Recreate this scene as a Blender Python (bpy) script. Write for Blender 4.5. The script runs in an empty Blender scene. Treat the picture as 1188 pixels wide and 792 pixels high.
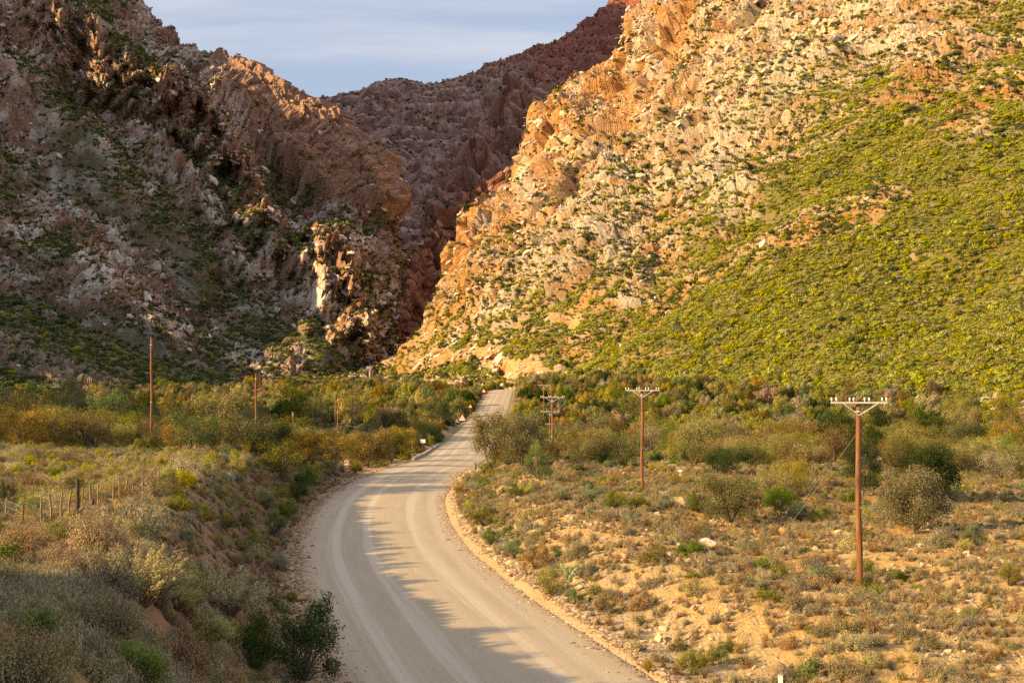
import bpy, math, random
import numpy as np
from mathutils import Vector, Matrix

rng = np.random.default_rng(11)
random.seed(11)
SC = bpy.context.scene
COL = SC.collection
PI = math.pi
F, CX, HY = 1400.0, 594.0, 435.0          # focal length in photo pixels, horizon row
CAMZ = 8.5
SUN_EL, SUN_AZ = math.radians(21), math.radians(24)   # sun behind the left shoulder
SUNV = np.array([-math.cos(SUN_EL)*math.cos(SUN_AZ), -math.cos(SUN_EL)*math.sin(SUN_AZ), math.sin(SUN_EL)])

# ------------------------------------------------------------------ numeric helpers
def W(px, py, d):
    return np.array([(px-CX)*d/F, d, CAMZ+(HY-py)*d/F])

def proj(V):
    d = np.maximum(V[..., 1], 1e-3)
    return CX+V[..., 0]*F/d, HY-(V[..., 2]-CAMZ)*F/d

def sstep(a, b, x):
    t = np.clip((x-a)/(b-a), 0, 1)
    return t*t*(3-2*t)

def hsh(ix, iy, iz, seed):
    h = (ix.astype(np.int64)*374761393 + iy.astype(np.int64)*668265263 + iz.astype(np.int64)*2147483647 + seed*974634777) & 0xFFFFFFFF
    h = ((h ^ (h >> 13))*1274126177) & 0xFFFFFFFF
    h = ((h ^ (h >> 16))*2246822519) & 0xFFFFFFFF
    return (h ^ (h >> 15)) & 0xFFFFFF

def hf(ix, iy, iz, seed):
    return hsh(ix, iy, iz, seed)/float(0xFFFFFF)

def vn2(x, y, seed=0):
    """smooth 2-D noise in -1..1"""
    ix, iy = np.floor(x), np.floor(y)
    fx, fy = x-ix, y-iy
    ix = ix.astype(np.int64); iy = iy.astype(np.int64); z = np.zeros_like(ix)
    u = fx*fx*fx*(fx*(fx*6-15)+10); v = fy*fy*fy*(fy*(fy*6-15)+10)
    def g(dx, dy):
        a = hf(ix+dx, iy+dy, z, seed)*2*PI
        return np.cos(a)*(fx-dx)+np.sin(a)*(fy-dy)
    n0 = g(0, 0)*(1-u)+g(1, 0)*u
    n1 = g(0, 1)*(1-u)+g(1, 1)*u
    return (n0*(1-v)+n1*v)*1.5

def fbm(x, y, oct=5, seed=0, gain=.5, lac=2.03):
    s = 0; a = 1; t = 0
    for k in range(oct):
        s = s+a*vn2(x, y, seed+k*17); t += a
        x = x*lac+13.7; y = y*lac-7.1; a *= gain
    return s/t*1.6

def ridged(x, y, oct=4, seed=0, gain=.55):
    s = 0; a = 1; t = 0
    for k in range(oct):
        s = s+a*(1-np.abs(vn2(x, y, seed+k*31))*1.6); t += a
        x = x*2.07+3.1; y = y*2.07+9.2; a *= gain
    return s/t

def voro(x, y, seed=0):
    """facets: returns per-point random numbers of the nearest cell, offset to its centre, f1, f2"""
    ix, iy = np.floor(x).astype(np.int64), np.floor(y).astype(np.int64)
    z = np.zeros_like(ix)
    f1 = np.full(x.shape, 9.); f2 = np.full(x.shape, 9.)
    cx = np.zeros(x.shape); cy = np.zeros(x.shape)
    bi = ix.copy(); bj = iy.copy()
    for i in (-1, 0, 1):
        for j in (-1, 0, 1):
            a, b = ix+i, iy+j
            px = a+hf(a, b, z, seed); py = b+hf(a, b, z, seed+5)
            d = (px-x)**2+(py-y)**2
            m = d < f1
            f2 = np.where(m, f1, np.minimum(f2, d))
            f1 = np.where(m, d, f1)
            cx = np.where(m, px, cx); cy = np.where(m, py, cy)
            bi = np.where(m, a, bi); bj = np.where(m, b, bj)
    r = [hf(bi, bj, z, seed+10+k) for k in range(3)]
    return r, x-cx, y-cy, np.sqrt(f1), np.sqrt(f2)

def facets(a, b, size, seed, tilt=1.0):
    """broken rock blocks: every cell is a tilted plane with its own height, cracks between"""
    r, dx, dy, f1, f2 = voro(a/size, b/size, seed)
    h = (r[0]-.5) + tilt*((r[1]-.5)*2*dx+(r[2]-.5)*2*dy)
    return h - .35*np.exp(-((f2-f1)/.10)**2), r[0]

def pdist(px, py, line):
    """signed pixel distance to a polyline (positive below / to the right going along it)"""
    best = np.full(px.shape, 1e9); sg = np.ones(px.shape); tt = np.zeros(px.shape)
    for k in range(len(line)-1):
        (x0, y0), (x1, y1) = line[k], line[k+1]
        dx, dy = x1-x0, y1-y0; L2 = dx*dx+dy*dy
        t = np.clip(((px-x0)*dx+(py-y0)*dy)/L2, 0, 1)
        d = np.hypot(px-x0-t*dx, py-y0-t*dy)
        m = d < best
        best = np.where(m, d, best); tt = np.where(m, k+t, tt)
        sg = np.where(m, np.sign(dx*(py-y0)-dy*(px-x0)), sg)
    return best, sg, tt

def lerp3(a, b, t):
    return a+(b-a)*t[..., None]

def smooth1(xs, ys, lo, hi, n=2000, sig=3.0):
    g = np.linspace(lo, hi, n); v = np.interp(g, xs, ys)
    step = g[1]-g[0]; k = int(sig*3/step)+1
    w = np.exp(-.5*(np.arange(-k, k+1)*step/sig)**2); w /= w.sum()
    v = np.convolve(np.pad(v, k, mode='edge'), w, mode='valid')
    return lambda q: np.interp(q, g, v)

# ------------------------------------------------------------------ mesh helpers
def mesh_np(name, V, Q=None, T=None, smooth=False):
    me = bpy.data.meshes.new(name)
    V = np.ascontiguousarray(V, dtype=np.float32).reshape(-1, 3)
    me.vertices.add(len(V)); me.vertices.foreach_set('co', V.ravel())
    parts = []; sizes = []
    if Q is not None and len(Q):
        parts.append(np.asarray(Q, np.int32).ravel()); sizes.append(np.full(len(Q), 4, np.int32))
    if T is not None and len(T):
        parts.append(np.asarray(T, np.int32).ravel()); sizes.append(np.full(len(T), 3, np.int32))
    loops = np.concatenate(parts); sz = np.concatenate(sizes)
    me.loops.add(len(loops)); me.loops.foreach_set('vertex_index', loops)
    st = np.concatenate([[0], np.cumsum(sz)[:-1]]).astype(np.int32)
    me.polygons.add(len(sz)); me.polygons.foreach_set('loop_start', st)
    try: me.polygons.foreach_set('loop_total', sz)
    except Exception: pass
    me.polygons.foreach_set('use_smooth', np.full(len(sz), bool(smooth)))
    me.update(calc_edges=True)
    return me

def grid_quads(nu, nv):
    i = np.arange(nu*nv).reshape(nu, nv)
    return np.stack([i[:-1, :-1], i[1:, :-1], i[1:, 1:], i[:-1, 1:]], -1).reshape(-1, 4)

def attr(me, name, data, kind='FLOAT'):
    a = me.attributes.new(name, {'FLOAT': 'FLOAT', 'COL': 'FLOAT_COLOR', 'INT': 'INT'}[kind], 'POINT')
    if kind == 'COL':
        d = np.ones((len(me.vertices), 4), np.float32); d[:, :3] = np.asarray(data).reshape(-1, 3)
        a.data.foreach_set('color', d.ravel())
    elif kind == 'INT':
        a.data.foreach_set('value', np.asarray(data, np.int32).ravel())
    else:
        a.data.foreach_set('value', np.asarray(data, np.float32).ravel())

def link(name, me, mats=None, parent=None, loc=None, rz=0.0):
    o = bpy.data.objects.new(name, me); COL.objects.link(o)
    if mats is not None and me is not None and not me.materials:
        for m in (mats if isinstance(mats, (list, tuple)) else [mats]): me.materials.append(m)
    if loc is not None: o.location = loc
    if rz: o.rotation_euler = (0, 0, rz)
    if parent is not None: o.parent = parent
    return o

def empty(name, loc=(0, 0, 0), rz=0.0):
    o = bpy.data.objects.new(name, None); COL.objects.link(o)
    o.location = loc; o.rotation_euler = (0, 0, rz); o.empty_display_size = .2
    return o

def tag(o, label=None, cat=None, group=None, kind=None):
    if label: o['label'] = label
    if cat: o['category'] = cat
    if group: o['group'] = group
    if kind: o['kind'] = kind
    return o

class MB:
    """collects simple solids into one mesh"""
    def __init__(s): s.v = []; s.q = []; s.t = []; s.n = 0
    def add(s, V, Q=(), T=()):
        V = np.asarray(V, float).reshape(-1, 3)
        if len(Q): s.q.append(np.asarray(Q, int).reshape(-1, 4)+s.n)
        if len(T): s.t.append(np.asarray(T, int).reshape(-1, 3)+s.n)
        s.v.append(V); s.n += len(V); return s
    def box(s, c, h, R=None):
        V = np.array([[x, y, z] for x in (-1, 1) for y in (-1, 1) for z in (-1, 1)], float)*np.asarray(h, float)
        if R is not None: V = V @ np.asarray(R).T
        return s.add(V+np.asarray(c, float), [(0, 1, 3, 2), (4, 6, 7, 5), (0, 4, 5, 1), (2, 3, 7, 6), (0, 2, 6, 4), (1, 5, 7, 3)])
    def tube(s, pts, rad, n=8, cap=True):
        pts = np.asarray(pts, float); rad = np.broadcast_to(np.asarray(rad, float), (len(pts),))
        rings = []
        for k in range(len(pts)):
            t = pts[min(k+1, len(pts)-1)]-pts[max(k-1, 0)]; t = t/(np.linalg.norm(t)+1e-9)
            up = np.array([0, 0, 1.]) if abs(t[2]) < .9 else np.array([1., 0, 0])
            a = np.cross(t, up); a /= np.linalg.norm(a); b = np.cross(t, a)
            an = np.arange(n)*2*PI/n
            rings.append(pts[k]+rad[k]*(np.cos(an)[:, None]*a+np.sin(an)[:, None]*b))
        V = np.concatenate(rings); Q = []
        for k in range(len(pts)-1):
            for j in range(n):
                Q.append((k*n+j, k*n+(j+1) % n, (k+1)*n+(j+1) % n, (k+1)*n+j))
        T = []
        if cap:
            V = np.concatenate([V, pts[:1], pts[-1:]]); c0 = len(V)-2; c1 = len(V)-1; L = (len(pts)-1)*n
            for j in range(n):
                T.append((c0, (j+1) % n, j)); T.append((c1, L+j, L+(j+1) % n))
        return s.add(V, Q, T)
    def lathe(s, prof, c=(0, 0, 0), n=10):
        prof = np.asarray(prof, float); an = np.arange(n)*2*PI/n
        V = np.concatenate([np.stack([r*np.cos(an), r*np.sin(an), np.full(n, z)], 1) for r, z in prof])+np.asarray(c, float)
        Q = [(k*n+j, k*n+(j+1) % n, (k+1)*n+(j+1) % n, (k+1)*n+j) for k in range(len(prof)-1) for j in range(n)]
        return s.add(V, Q)
    def mesh(s, name, smooth=False):
        return mesh_np(name, np.concatenate(s.v), np.concatenate(s.q) if s.q else None, np.concatenate(s.t) if s.t else None, smooth)

# ------------------------------------------------------------------ material helpers
def new_mat(name):
    m = bpy.data.materials.new(name); m.use_nodes = True
    nt = m.node_tree; nt.nodes.clear()
    return m, nt, nt.nodes, nt.links

class NT:
    def __init__(s, nt): s.nt = nt; s.n = nt.nodes; s.l = nt.links
    def new(s, t, **kw):
        n = s.n.new(t)
        for k, v in kw.items(): setattr(n, k, v)
        return n
    def put(s, sock, v):
        if v is None: return
        if hasattr(v, 'links') or isinstance(v, bpy.types.NodeSocket): s.l.new(v, sock)
        else:
            try: sock.default_value = v
            except Exception: sock.default_value = (*v, 1.0)
    def noise(s, vec, scale, detail=4, rough=.55, dist=0.0):
        n = s.new('ShaderNodeTexNoise'); s.put(n.inputs['Vector'], vec)
        n.inputs['Scale'].default_value = scale; n.inputs['Detail'].default_value = detail
        n.inputs['Roughness'].default_value = rough; n.inputs['Distortion'].default_value = dist
        return n.outputs['Fac']
    def voro(s, vec, scale, out='Distance', feature='F1'):
        n = s.new('ShaderNodeTexVoronoi'); n.feature = feature; s.put(n.inputs['Vector'], vec)
        n.inputs['Scale'].default_value = scale
        return n.outputs[out]
    def ramp(s, fac, stops, interp='LINEAR'):
        n = s.new('ShaderNodeValToRGB'); s.put(n.inputs['Fac'], fac); cr = n.color_ramp; cr.interpolation = interp
        while len(cr.elements) < len(stops): cr.elements.new(.5)
        for e, (p, c) in zip(cr.elements, stops):
            e.position = p; e.color = (*c, 1) if len(c) == 3 else c
        return n.outputs['Color']
    def math(s, op, a, b=None, c=None, clamp=False):
        n = s.new('ShaderNodeMath'); n.operation = op; n.use_clamp = clamp
        s.put(n.inputs[0], a)
        if b is not None: s.put(n.inputs[1], b)
        if c is not None: s.put(n.inputs[2], c)
        return n.outputs[0]
    def rng(s, v, a, b, c=0., d=1., smooth=False):
        n = s.new('ShaderNodeMapRange'); n.clamp = True
        if smooth: n.interpolation_type = 'SMOOTHSTEP'
        s.put(n.inputs[0], v)
        for k, q in zip((1, 2, 3, 4), (a, b, c, d)): n.inputs[k].default_value = q
        return n.outputs[0]
    def mix(s, fac, a, b, blend='MIX'):
        n = s.new('ShaderNodeMix'); n.data_type = 'RGBA'; n.blend_type = blend
        s.put(n.inputs[0], fac); s.put(n.inputs[6], a if not isinstance(a, tuple) else (*a[:3], 1)); s.put(n.inputs[7], b if not isinstance(b, tuple) else (*b[:3], 1))
        return n.outputs[2]
    def attr(s, name, out='Fac'):
        n = s.new('ShaderNodeAttribute'); n.attribute_name = name
        return n.outputs[out]
    def bump(s, h, strength, dist, normal=None):
        n = s.new('ShaderNodeBump'); n.inputs['Strength'].default_value = strength; n.inputs['Distance'].default_value = dist
        s.put(n.inputs['Height'], h)
        if normal is not None: s.put(n.inputs['Normal'], normal)
        return n.outputs[0]
    def hsv(s, col, h=.5, sat=1., v=1.):
        n = s.new('ShaderNodeHueSaturation'); s.put(n.inputs['Color'], col); s.put(n.inputs['Hue'], h); s.put(n.inputs['Saturation'], sat); s.put(n.inputs['Value'], v)
        return n.outputs[0]
    def out(s, col, rough=.9, normal=None, spec=.25, metal=0.):
        p = s.new('ShaderNodeBsdfPrincipled'); o = s.new('ShaderNodeOutputMaterial')
        s.put(p.inputs['Base Color'], col); s.put(p.inputs['Roughness'], rough); s.put(p.inputs['Metallic'], metal)
        s.put(p.inputs['Specular IOR Level'], spec)
        if normal is not None: s.put(p.inputs['Normal'], normal)
        s.l.new(p.outputs[0], o.inputs[0]); return p
    def pos(s):
        return s.new('ShaderNodeNewGeometry').outputs['Position']
    def obj(s):
        return s.new('ShaderNodeTexCoord').outputs['Object']
    def rand(s):
        return s.new('ShaderNodeObjectInfo').outputs['Random']

def flat_mat(name, col, rough=.6, metal=0., noise=None):
    m, nt, n, l = new_mat(name); N = NT(nt)
    c = (*col, 1)
    if noise:
        f = N.noise(N.obj(), noise[0], 5)
        c = N.mix(N.rng(f, .3, .7), tuple(x*(1-noise[1]) for x in col), tuple(min(1, x*(1+noise[1])) for x in col))
    N.out(c, rough, None, .3, metal); return m

def leaf_mat(name, c0, c1, c2=None, hue=.02, val=.35, trans=.25):
    """foliage: colour varies leaf to leaf and plant to plant"""
    m, nt, n, l = new_mat(name); N = NT(nt)
    f = N.noise(N.obj(), 2.2, 2)
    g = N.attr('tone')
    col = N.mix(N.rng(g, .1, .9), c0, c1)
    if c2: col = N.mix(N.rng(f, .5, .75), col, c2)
    r = N.rand()
    r2 = N.math('FRACT', N.math('MULTIPLY', r, 7.31)); r3 = N.math('FRACT', N.math('MULTIPLY', r, 23.7))
    col = N.hsv(col, N.rng(r2, 0, 1, .5-hue, .5+hue), N.rng(r3, 0, 1, .75, 1.12), N.rng(r, 0, 1, 1-val, 1+val))
    d = N.new('ShaderNodeBsdfDiffuse'); t = N.new('ShaderNodeBsdfTranslucent'); mx = N.new('ShaderNodeMixShader'); o = N.new('ShaderNodeOutputMaterial')
    l.new(col, d.inputs[0]); l.new(col, t.inputs[0]); mx.inputs[0].default_value = trans
    l.new(d.outputs[0], mx.inputs[1]); l.new(t.outputs[0], mx.inputs[2]); l.new(mx.outputs[0], o.inputs[0])
    return m
# ================================================================== ground
_xc = smooth1([-80, -40, -20, 0, 10, 20, 33, 41.7, 50, 58, 70, 82, 103, 150, 220, 280, 320, 380, 430, 480, 560, 700],
              [34, 24, 16, 9.5, 6, 2.9, -.7, -2.7, -4.6, -6.2, -7.7, -8.7, -8.7, -7.3, -7.4, -6.8, -5.4, -4.4, -3.7, 3, 22, 60], -80, 700, 3000, 4)
_zr = smooth1([-80, 0, 60, 100, 150, 220, 280, 320, 380, 430, 455, 480, 520, 700],
              [1.5, .6, 0, 0, -2, -3.4, -3.1, -1.8, 1.2, 3.0, 3.1, 2.4, 1, 1], -80, 700, 3000, 9)
_Lz = smooth1([-200, -40, 0, 5, 14, 25, 42, 75, 95, 112, 130, 170, 220, 320, 420, 600, 1200],
              [6.8, 6.8, 6.75, 6.5, 5.35, 4.6, 3.65, 3.2, 2.5, 1.6, 0.2, -2, -3, -2.5, 0, 3, 6], -200, 1200, 5000, 4)
_Rz = smooth1([-200, 0, 30, 45, 82, 105, 122, 170, 240, 300, 350, 420, 600, 1200],
              [1.2, .8, .55, .6, .7, .4, -.9, -4, -4.5, -2.5, 1.5, 5, 8, 8], -200, 1200, 5000, 5)
def roadx(y): return _xc(y)
def road_s(x, y):
    sl = (_xc(y+1)-_xc(y-1))/2
    return (x-_xc(y))/np.sqrt(1+sl*sl)

def ground_z(x, y, rough=True):
    x = np.asarray(x, float); y = np.asarray(y, float)
    s = road_s(x, y); zr = _zr(y)
    wob = vn2(x*.13, y*.13, 3)*.9
    L = _Lz(y)+np.clip(-x-25, 0, 400)*.012
    tl = sstep(5.2, 9.6+wob*.9, -s)
    wide = sstep(12, 2, y)
    tl = tl*(1-wide)+sstep(4.6, 9.5, -s)*wide
    tl = np.where(y > 105, sstep(4.6, 14, -s), tl)
    R = _Rz(y)+sstep(20, 120, x)*.6
    tr = sstep(4.4, 10.5+wob, s)
    z = np.where(s < 0, zr+(L-zr)*tl, zr+(R-zr)*tr)
    # low gravel mounds beside the road
    z = z+1.0*np.exp(-((x-3.2)/4.5)**2-((y-108)/9)**2)
    z = z+.75*np.exp(-((s-9)/4.5)**2)*sstep(28, 45, y)*sstep(105, 80, y)
    off = sstep(4.3, 6.5, np.abs(s))
    z = z+.07*np.exp(-((np.abs(s)-4.6)/.4)**2)*(.7+1.3*vn2(x*.5, y*.5, 9))
    if rough:
        z = z+off*(vn2(x*.11, y*.11, 21)*.32+vn2(x*.37, y*.37, 22)*.14+vn2(x*1.1, y*1.1, 23)*.06+(ridged(x*2.3, y*2.3, 2, 27)-.6)*.07)
        bank = np.exp(-((-s-6.4)/1.7)**2)*sstep(112, 95, y)*sstep(20, 40, y)
        z = z+bank*(ridged(x*.55, y*.55, 3, 41)-.55)*.85
        z = z+off*(vn2(x*.03, y*.03, 25))*np.clip((y-90)/110, 0, 1)*.9
    # hill behind the left shoulder of the camera
    z = z+30*sstep(2.5, -13, y+vn2(x*.08, y*.05, 77)*4)*sstep(-20, -42, x)*sstep(-160, -90, x)
    return z

def build_ground():
    a = np.concatenate([np.arange(-180, -36, 3.0), np.arange(-36, -30, .3), np.arange(-30, 30, .06), np.arange(30, 36, .3), np.arange(36, 180.1, 3.0)])
    r = np.concatenate([np.array([.01, 1, 2, 4, 6, 8]), 10*1.0061**np.arange(0, 700), 10*1.0061**700*1.06**np.arange(1, 34)])
    A, R = np.meshgrid(np.radians(a), r, indexing='ij')
    X = R*np.sin(A); Y = R*np.cos(A)
    Z = ground_z(X, Y)
    s = road_s(X, Y)
    Z = Z-.24*sstep(4.75, 3.7, np.abs(s))*((Y > -75) & (Y < 690))
    nu, nv = X.shape
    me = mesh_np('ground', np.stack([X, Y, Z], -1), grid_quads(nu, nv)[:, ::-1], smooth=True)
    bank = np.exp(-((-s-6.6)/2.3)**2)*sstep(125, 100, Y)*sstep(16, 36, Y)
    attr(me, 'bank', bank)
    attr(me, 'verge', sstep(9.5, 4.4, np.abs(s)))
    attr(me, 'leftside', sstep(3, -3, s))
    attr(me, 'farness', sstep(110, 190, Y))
    m, nt, n, l = new_mat('dry_soil'); N = NT(nt)
    p = N.pos()
    n1 = N.noise(p, .16, 5); n2 = N.noise(p, 1.1, 5, .65); n3 = N.noise(p, 9., 4, .7)
    ochre = N.mix(N.rng(n1, .38, .62), (.52, .285, .066), (.52, .345, .125))
    ochre = N.mix(N.rng(n2, .42, .7), ochre, (.36, .21, .085))
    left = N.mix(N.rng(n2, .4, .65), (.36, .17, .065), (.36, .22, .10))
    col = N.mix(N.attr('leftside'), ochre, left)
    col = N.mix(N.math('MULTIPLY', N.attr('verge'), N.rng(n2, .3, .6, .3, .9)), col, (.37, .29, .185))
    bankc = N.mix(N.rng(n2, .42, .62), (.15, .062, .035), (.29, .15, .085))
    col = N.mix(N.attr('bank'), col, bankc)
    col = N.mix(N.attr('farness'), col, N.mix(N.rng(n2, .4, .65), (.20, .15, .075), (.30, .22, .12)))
    # gravel: pale and dark pebbles
    v = N.new('ShaderNodeTexVoronoi'); l.new(p, v.inputs['Vector']); v.inputs['Scale'].default_value = 7.5
    peb = N.rng(v.outputs['Distance'], .42, .22)
    cs = N.new('ShaderNodeSeparateColor'); l.new(v.outputs['Color'], cs.inputs[0])
    pm = N.math('MULTIPLY', peb, N.rng(cs.outputs[0], .45, .6))
    col = N.mix(N.math('MULTIPLY', pm, .75), col, N.ramp(cs.outputs[1], [(0, (.30, .2, .11)), (.5, (.47, .35, .22)), (1, (.58, .5, .4))]))
    col = N.mix(N.rng(n3, .3, .75, 0, .35), col, (.2, .13, .07))
    h = N.math('ADD', N.math('MULTIPLY', n3, .5), N.math('MULTIPLY', pm, .5))
    h = N.math('ADD', h, N.math('MULTIPLY', n2, .8))
    N.out(col, .95, N.bump(h, .9, .12), .1)
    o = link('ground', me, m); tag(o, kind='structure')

def build_road():
    ys = np.concatenate([np.arange(-70, 20, 1.0), np.arange(20, 130, .35), np.arange(130, 560, 1.0)])
    lat = np.concatenate([np.linspace(-4.75, -4.2, 6), np.linspace(-4.0, 4.0, 33), np.linspace(4.2, 4.75, 6)])
    Y0, S = np.meshgrid(ys, lat, indexing='ij')
    sl = (_xc(Y0+1)-_xc(Y0-1))/2; nn = np.sqrt(1+sl*sl)
    wob = 1+.02*vn2(Y0*.12, np.sign(S)*3.3+Y0*0, 5)+.012*vn2(Y0*.6, np.sign(S)*1.3, 6)
    SS = S*np.where(np.abs(S) > 3, wob, 1)
    X = _xc(Y0)+SS/nn; Y = Y0-SS*sl/nn
    edge = sstep(4.0, 4.75, np.abs(S))
    Z = _zr(Y0)+.03+.10*(1-(S/4.4)**2)-.26*edge
    rut = sum(np.exp(-((S-c)/.38)**2) for c in (-2.35, -.75, 1.75, 3.0))
    Z = Z-.02*rut+.006*vn2(X*3, Y*3, 8)
    me = mesh_np('road', np.stack([X, Y, Z], -1), grid_quads(*X.shape), smooth=True)
    uv = np.stack([S, Y0, np.zeros_like(S)], -1)
    attr(me, 'lane', S); attr(me, 'along', Y0)
    m, nt, n, l = new_mat('gravel_road'); N = NT(nt)
    p = N.pos()
    lane = N.attr('lane'); al = N.attr('along')
    cmb = N.new('ShaderNodeCombineXYZ'); l.new(lane, cmb.inputs[0]); l.new(N.math('MULTIPLY', al, .05), cmb.inputs[1])
    streak = N.noise(cmb.outputs[0], 2.6, 5, .6)
    c2 = N.new('ShaderNodeCombineXYZ'); l.new(N.math('ADD', lane, N.math('MULTIPLY', N.math('SUBTRACT', N.noise(N.new('ShaderNodeCombineXYZ').outputs[0], 1), .5), 0.)), c2.inputs[0]); l.new(N.math('MULTIPLY', al, .012), c2.inputs[1])
    fine = N.noise(p, 14, 4, .7); mid = N.noise(p, .5, 4)
    col = N.mix(N.rng(streak, .3, .7), (.36, .275, .18), (.44, .345, .235))
    col = N.mix(N.rng(mid, .35, .7, 0, .5), col, (.37, .29, .2))
    wobb = N.math('MULTIPLY', N.math('SUBTRACT', N.noise(c2.outputs[0], 3.0, 2), .5), 1.1)
    ln = N.math('ADD', lane, wobb)
    for c, wd, amt in ((-2.35, .42, .6), (-.75, .36, .55), (1.75, .4, .42), (3.05, .3, .2)):
        g = N.math('SUBTRACT', ln, c); g = N.math('ABSOLUTE', g)
        col = N.mix(N.math('MULTIPLY', N.rng(g, wd, wd*.25, 0, 1, True), amt), col, (.55, .46, .35))
    edge = N.rng(N.math('ADD', N.math('ABSOLUTE', lane), N.math('MULTIPLY', N.noise(p, 1.6, 5, .7), 1.9)), 4.35, 5.1)
    col = N.mix(edge, col, N.mix(N.rng(fine, .35, .65), (.30, .215, .13), (.44, .325, .2)))
    v = N.new('ShaderNodeTexVoronoi'); l.new(p, v.inputs['Vector']); v.inputs['Scale'].default_value = 16
    cs = N.new('ShaderNodeSeparateColor'); l.new(v.outputs['Color'], cs.inputs[0])
    pm = N.math('MULTIPLY', N.rng(v.outputs['Distance'], .4, .25), N.rng(cs.outputs[0], .55, .7))
    col = N.mix(N.math('MULTIPLY', pm, .4), col, N.ramp(cs.outputs[1], [(0, (.19, .14, .1)), (1, (.5, .43, .34))]))
    col = N.mix(N.rng(fine, .35, .7, 0, .22), col, (.17, .13, .09))
    h = N.math('ADD', N.math('MULTIPLY', fine, .5), pm)
    N.out(col, .9, N.bump(h, .5, .03), .15)
    o = link('road', me, m); tag(o, kind='structure')

# ================================================================== mountains
def catmull(C, u):
    """C (n,...) control points sampled at float positions u"""
    n = len(C); i = np.clip(np.floor(u).astype(int), 0, n-2); t = (u-i).reshape((-1,)+(1,)*(C.ndim-1))
    p0, p1, p2, p3 = C[np.maximum(i-1, 0)], C[i], C[i+1], C[np.minimum(i+2, n-1)]
    return .5*((2*p1)+(-p0+p2)*t+(2*p0-5*p1+4*p2-p3)*t*t+(-p0+3*p1-3*p2+p3)*t**3)

def mountain(name, foot, ridge, u_s, nv, prof, shape, back=(70, 60, .12)):
    """a slope from a foot line to a ridge line, then down the far side; shape() adds crags and colours"""
    Fp = catmull(np.array(foot), u_s); Rp = catmull(np.array(ridge), u_s)
    v = np.linspace(0, 1, nv)
    hv = np.interp(v, *prof)                                  # vertical fraction; v is the horizontal fraction
    B = Fp[:, None, :]+(Rp-Fp)[:, None, :]*np.stack([v, v, hv], -1)[None]
    # skirt under the foot
    dirv = (Fp-Rp); dirv[:, 2] = 0; dirv /= np.linalg.norm(dirv, axis=1, keepdims=True)
    pre = np.stack([Fp+dirv*110+[0, 0, -20], Fp+dirv*35+[0, 0, -4]], 1)
    rb = Rp/np.linalg.norm(Rp[:, :2], axis=1, keepdims=True); rb[:, 2] = 0
    post = np.stack([Rp+rb*back[0]*k+np.array([0, 0, -1])*(back[1]*k+back[2]*k*k) for k in (.15, .5, 1, 2.2, 4)], 1)
    post[..., 2] = np.maximum(post[..., 2], -20)
    P = np.concatenate([pre, B, post], 1)
    tu = np.gradient(P, axis=0); tv = np.gradient(P, axis=1)
    nrm = np.cross(tu, tv); nrm /= np.linalg.norm(nrm, axis=-1, keepdims=True)+1e-9
    nrm = np.where(nrm[..., 2:3] < 0, -nrm, nrm)
    px, py = proj(P)
    mean = nrm[:, 2:-5].reshape(-1, 3).mean(0); mean /= np.linalg.norm(mean)
    nrm = np.where((nrm @ mean)[..., None] < 0, -nrm, nrm)+.6*mean; nrm /= np.linalg.norm(nrm, axis=-1, keepdims=True)
    e1 = np.cross([0, 0, 1], mean); e1 /= np.linalg.norm(e1); e2 = np.cross(mean, e1)
    a = P @ e1; b = P @ e2
    inside = np.zeros(P.shape[:2]); inside[:, 2:-5] = 1
    vv = np.concatenate([[-.1, -.02], v, [1.02, 1.05, 1.1, 1.2, 1.3]])[None, :].repeat(len(u_s), 0)
    P2, col, veg = shape(P, nrm, px, py, a, b, vv, e1, e2)
    me = mesh_np(name, P2, grid_quads(*P2.shape[:2]), smooth=False)
    attr(me, 'rock', col, 'COL'); attr(me, 'veg', np.clip(veg, 0, 1))
    o = link(name, me, MOUNT_MAT); tag(o, kind='structure')
    return o, P2, veg

def mount_mat():
    m, nt, n, l = new_mat('mountain_rock'); N = NT(nt)
    p = N.pos()
    base = N.attr('rock', 'Color')
    n1 = N.noise(p, .12, 6, .65); n2 = N.noise(p, .9, 5, .7)
    mp = N.new('ShaderNodeMapping'); l.new(p, mp.inputs[0]); mp.inputs['Rotation'].default_value = (.5, .5, .2); mp.inputs['Scale'].default_value = (.05, .05, .55)
    strat = N.noise(mp.outputs[0], 1.3, 4, .6)
    col = N.mix(N.rng(n1, .35, .7, 0, .5), base, N.hsv(base, .49, 1.1, .68))
    col = N.mix(N.rng(strat, .5, .72, 0, .45), col, N.hsv(base, .5, .6, 1.22))
    col = N.mix(N.rng(n2, .46, .75, 0, .6), col, N.hsv(base, .5, .9, .5))
    N.out(col, .95, N.bump(N.math('ADD', n2, N.math('MULTIPLY', strat, .7)), .8, 1.2), .08)
    return m
MOUNT_MAT = mount_mat()

def mixc(a, b, t):
    a = np.asarray(a, float); b = np.asarray(b, float)
    return a+(b-a)*np.clip(t, 0, 1)[..., None]

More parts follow.
